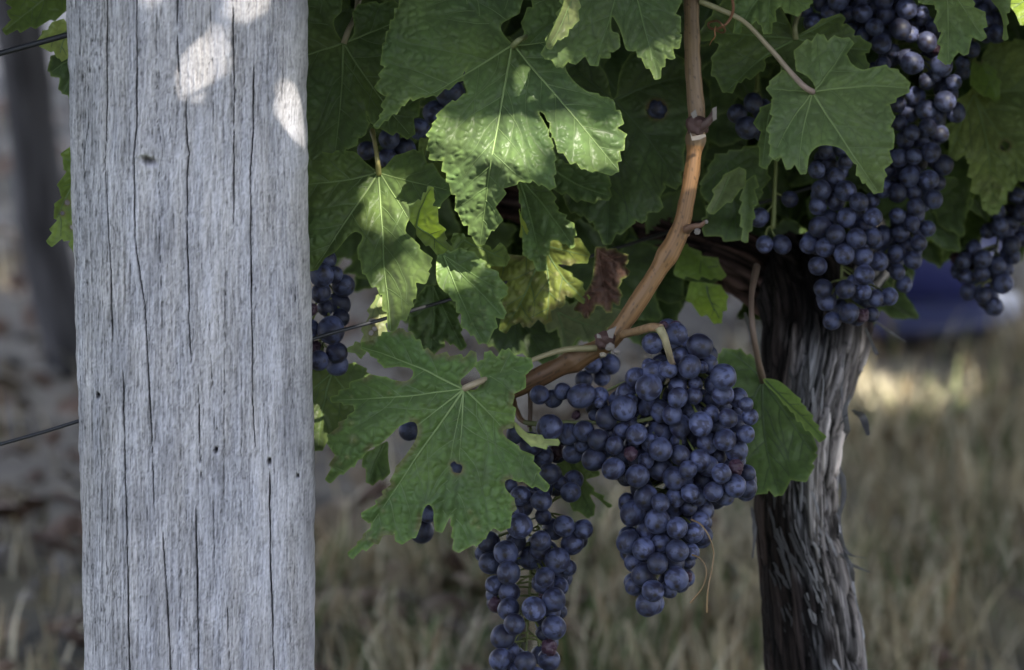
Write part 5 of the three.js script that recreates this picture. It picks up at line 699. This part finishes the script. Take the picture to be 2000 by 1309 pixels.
// ---------------------------------------------------------------- behind: the next row, a tub, and the tree that shades the place
{
  const base = P(140, 735, 5.25); base.y = 0;
  const v2 = thing('grapevine', 'blurred dark vine trunk far behind at the left edge', 'grapevine', base), Y = (pts) => pts.map((p) => P(...p).sub(base)), k = 5.25 / F;
  part('trunk', tube(Y([[150, 770, 5.25], [128, 660, 5.25], [105, 560, 5.25], [80, 430, 5.25], [70, 300, 5.25], [55, 150, 5.25], [30, 0, 5.25], [10, -130, 5.25]]), [52, 44, 42, 44, 46, 50, 54, 60].map((x) => x * k), { sides: 50, steps: 90, bump: (a, s, l) => 0.005 * noise(Math.cos(a) * 3, Math.sin(a) * 3, l * 8), colour: (a, s, l) => { const c = 0.05 + 0.03 * noise(Math.cos(a) * 4, Math.sin(a) * 4, l * 20); return [c, c * 0.97, c]; } }), MAT.bark, v2);
  const r = rng(21), list = [];
  for (let i = 0; i < 900; i++) { const x = -1.6 + 2.0 * r(), y = 0.72 + 0.8 * r(), z = -(5.0 + 0.6 * r()), p = V(x, y, z); if (toPx(p)[1] > -60 || inFleck(p, 0.05)) continue; const s = 0.08 + 0.05 * r(); list.push([M4(p.sub(base), E(-0.6 * r(), r() * 6.28, r() - 0.5), V(s, s, s)), [1, 1, 1]]); }
  scatter(simpleLeaf(), plainLeaf, list, v2, 'foliage', 'foliage above the blurred trunk');
}
{ // unseen row added behind the camera to block low sky light
  const base = V(0, 0, 1.75), v3 = thing('grapevine', 'unseen row of vines added behind the camera to block low sky light', 'grapevine', base), r = rng(63), list = [];
  for (const x of [-3, -1.8, -0.6, 0.6, 1.8, 3]) part('trunk', tube([V(x, -0.02, 0), V(x + 0.04, 0.3, 0.02), V(x - 0.02, 0.65, 0), V(x + 0.05, 1.1, 0)], [0.04, 0.032, 0.03, 0.015], { sides: 14, steps: 20, bump: (a, s, l) => 0.004 * noise(a * 2, l * 12, x), colour: () => [0.06, 0.05, 0.045] }), MAT.bark, v3);
  for (let i = 0; i < 9000; i++) { const p = V(-4.5 + 9 * r(), 0.45 + 1.05 * r(), (r() - 0.5) * 0.6), s = 0.08 + 0.05 * r(); list.push([M4(p, E((r() - 0.5) * 1.4, r() * 6.28, (r() - 0.5) * 0.8), V(s, s, s)), [0.8 + 0.4 * r(), 0.8 + 0.4 * r(), 0.9]]); }
  scatter(simpleLeaf(), plainLeaf, list, v3, 'foliage', 'green foliage of the added row');
}
{ // tub lying on its side
  const at = P(1818, 600, 5.6); at.y = 0.0;
  const t = thing('plastic_tub', 'blurred dark blue rounded tub on the ground, between the right grape bunches', 'tub', at), blue = phys({ name: 'blue plastic', color: rgb(0.038, 0.043, 0.135), roughness: 0.35, clearcoat: 0.3 });
  const wall = new THREE.LatheGeometry([[0, -0.10], [0.075, -0.10], [0.083, -0.09], [0.10, 0.09], [0.112, 0.092], [0.113, 0.102], [0.096, 0.103], [0.079, -0.085], [0, -0.088]].map(([x, y]) => new THREE.Vector2(x, y)), 56);
  const w = part('tub_wall', wall, blue, t); w.rotation.set(0.25, 0, 1.25); w.position.set(-0.02, 0.10, 0);
  const rim = part('rim', new THREE.TorusGeometry(0.106, 0.009, 14, 60), blue, w); rim.rotation.x = Math.PI / 2; rim.position.y = 0.099;
  const foot = new THREE.LatheGeometry([[0, 0], [0.15, 0], [0.165, 0.012], [0.16, 0.03], [0.10, 0.034], [0, 0.03]].map(([x, y]) => new THREE.Vector2(x, y)), 48);
  part('lid', foot, phys({ name: 'pale blue plastic', color: rgb(0.06, 0.068, 0.15), roughness: 0.4 }), t).position.set(-0.05, 0.004, 0.05);
}
{
  const base = V(3.4, 0, -5.2), tree = thing('shade_tree', 'unseen spreading tree that shades the vines, gaps cut for the sun flecks', 'tree', base);  // unseen; crown leaves left out along the beams to form sun flecks
  const bark = std({ name: 'tree bark', color: rgb(0.12, 0.10, 0.08) }), limb = (pts, rad) => tube(pts.map((p) => V(...p).sub(base)), rad, { sides: 18, steps: 40, bump: (a, s, l) => 0.02 * rad[0] / 0.2 * noise(a * 3, l * 4) });
  part('trunk', limb([[3.4, -0.05, -5.2], [3.3, 1.2, -5.15], [3.2, 2.1, -5.1], [3.0, 3.0, -5.0]], [0.24, 0.19, 0.16, 0.12]), bark, tree);
  for (const e of [[0.6, 3.3, -2.5], [0.4, 3.4, -7.5], [1.4, 3.5, -0.8], [2.4, 3.6, -8.8], [-0.6, 3.3, -5]]) part('limb', limb([[3.15, 2.0, -5.1], [mix(3.1, e[0], 0.4), 2.5, mix(-5.1, e[2], 0.4)], [e[0], e[1] - 0.6, e[2]]], [0.10, 0.07, 0.03]), bark, tree);
  const fl = simpleLeaf(); fl.rotateX(-Math.PI / 2);
  const r = rng(41), list = [], rim = rimOf(fl);
  for (let i = 0; i < 60000; i++) {
    const x = 1.1 + 3.1 * (r() * 2 - 1), z = -4.6 + 5.5 * (r() * 2 - 1), y = 2.15 + 0.95 * r() + 0.2 * noise(x, z), p = V(x, y, z);
    if (((x - 1.1) / 3.2) ** 2 + ((z + 4.9) / 5.2) ** 2 > 1 + 0.25 * noise(x * 1.5, z * 1.5, 4)) continue;
    const s = 1.3 * (0.08 + 0.05 * r()), turn = E((r() - 0.5) * 1.6, r() * 6.28, (r() - 0.5) * 1.6);
    if (blocksFleck(M4(p, turn, V(s, s, s)), rim, 0.005)) continue;
    list.push([M4(p.sub(base), turn, V(s, s, s)), [0.8 + 0.4 * r(), 0.8 + 0.4 * r(), 0.8]]);
  }
  const shade = [[622, 850, 2.6], [975, 655, 2.6], [715, 610, 2.57], [1050, 670, 2.65], [1060, 840, 2.47]].map((p) => P(...p));
  for (let i = 0; i < 9000; i++) { // leaves added to keep stray sun off some low leaves
    const at = shade[i % shade.length], y = 2.1 + 1.1 * r(), p = at.clone().addScaledVector(SUN, (y - at.y) / SUN.y).add(V((r() - 0.5) * 0.16, 0, (r() - 0.5) * 0.16)), s = 0.03 + 0.03 * r(), turn = E((r() - 0.5) * 1.6, r() * 6.28, (r() - 0.5) * 1.6);
    if (blocksFleck(M4(p, turn, V(s, s, s)), rim, 0.005)) continue;
    list.push([M4(p.sub(base), turn, V(s, s, s)), [0.8 + 0.4 * r(), 0.8 + 0.4 * r(), 0.8]]);
  }
  for (let i = 0; i < 150000; i++) { // small leaves added to shade everything but the sun beams
    const y = 2.1 + 1.1 * r(), from = i % 2 ? FLECKS[Math.floor(r() * FLECKS.length)].at : P(-50 + 2100 * r(), 1350 * r(), 2.35 + 0.4 * r()), f = { at: from }, w = i % 2 ? 0.45 * r() * r() + 0.03 : 0.4, p = f.at.clone().addScaledVector(SUN, (y - f.at.y) / SUN.y).add(V((r() - 0.5) * 2 * w, 0, (r() - 0.5) * 2 * w)), s = i % 2 ? 0.014 + 0.03 * r() : 0.025 + 0.035 * r(), turn = E((r() - 0.5) * 1.6, r() * 6.28, (r() - 0.5) * 1.6);
    if (blocksFleck(M4(p, turn, V(s, s, s)), rim, 0.005)) continue;
    list.push([M4(p.sub(base), turn, V(s, s, s)), [0.8 + 0.4 * r(), 0.8 + 0.4 * r(), 0.8]]);
  }
  scatter(fl, plainLeaf, list, tree, 'crown', 'dense leafy crown');
}
renderer.render(scene, camera);
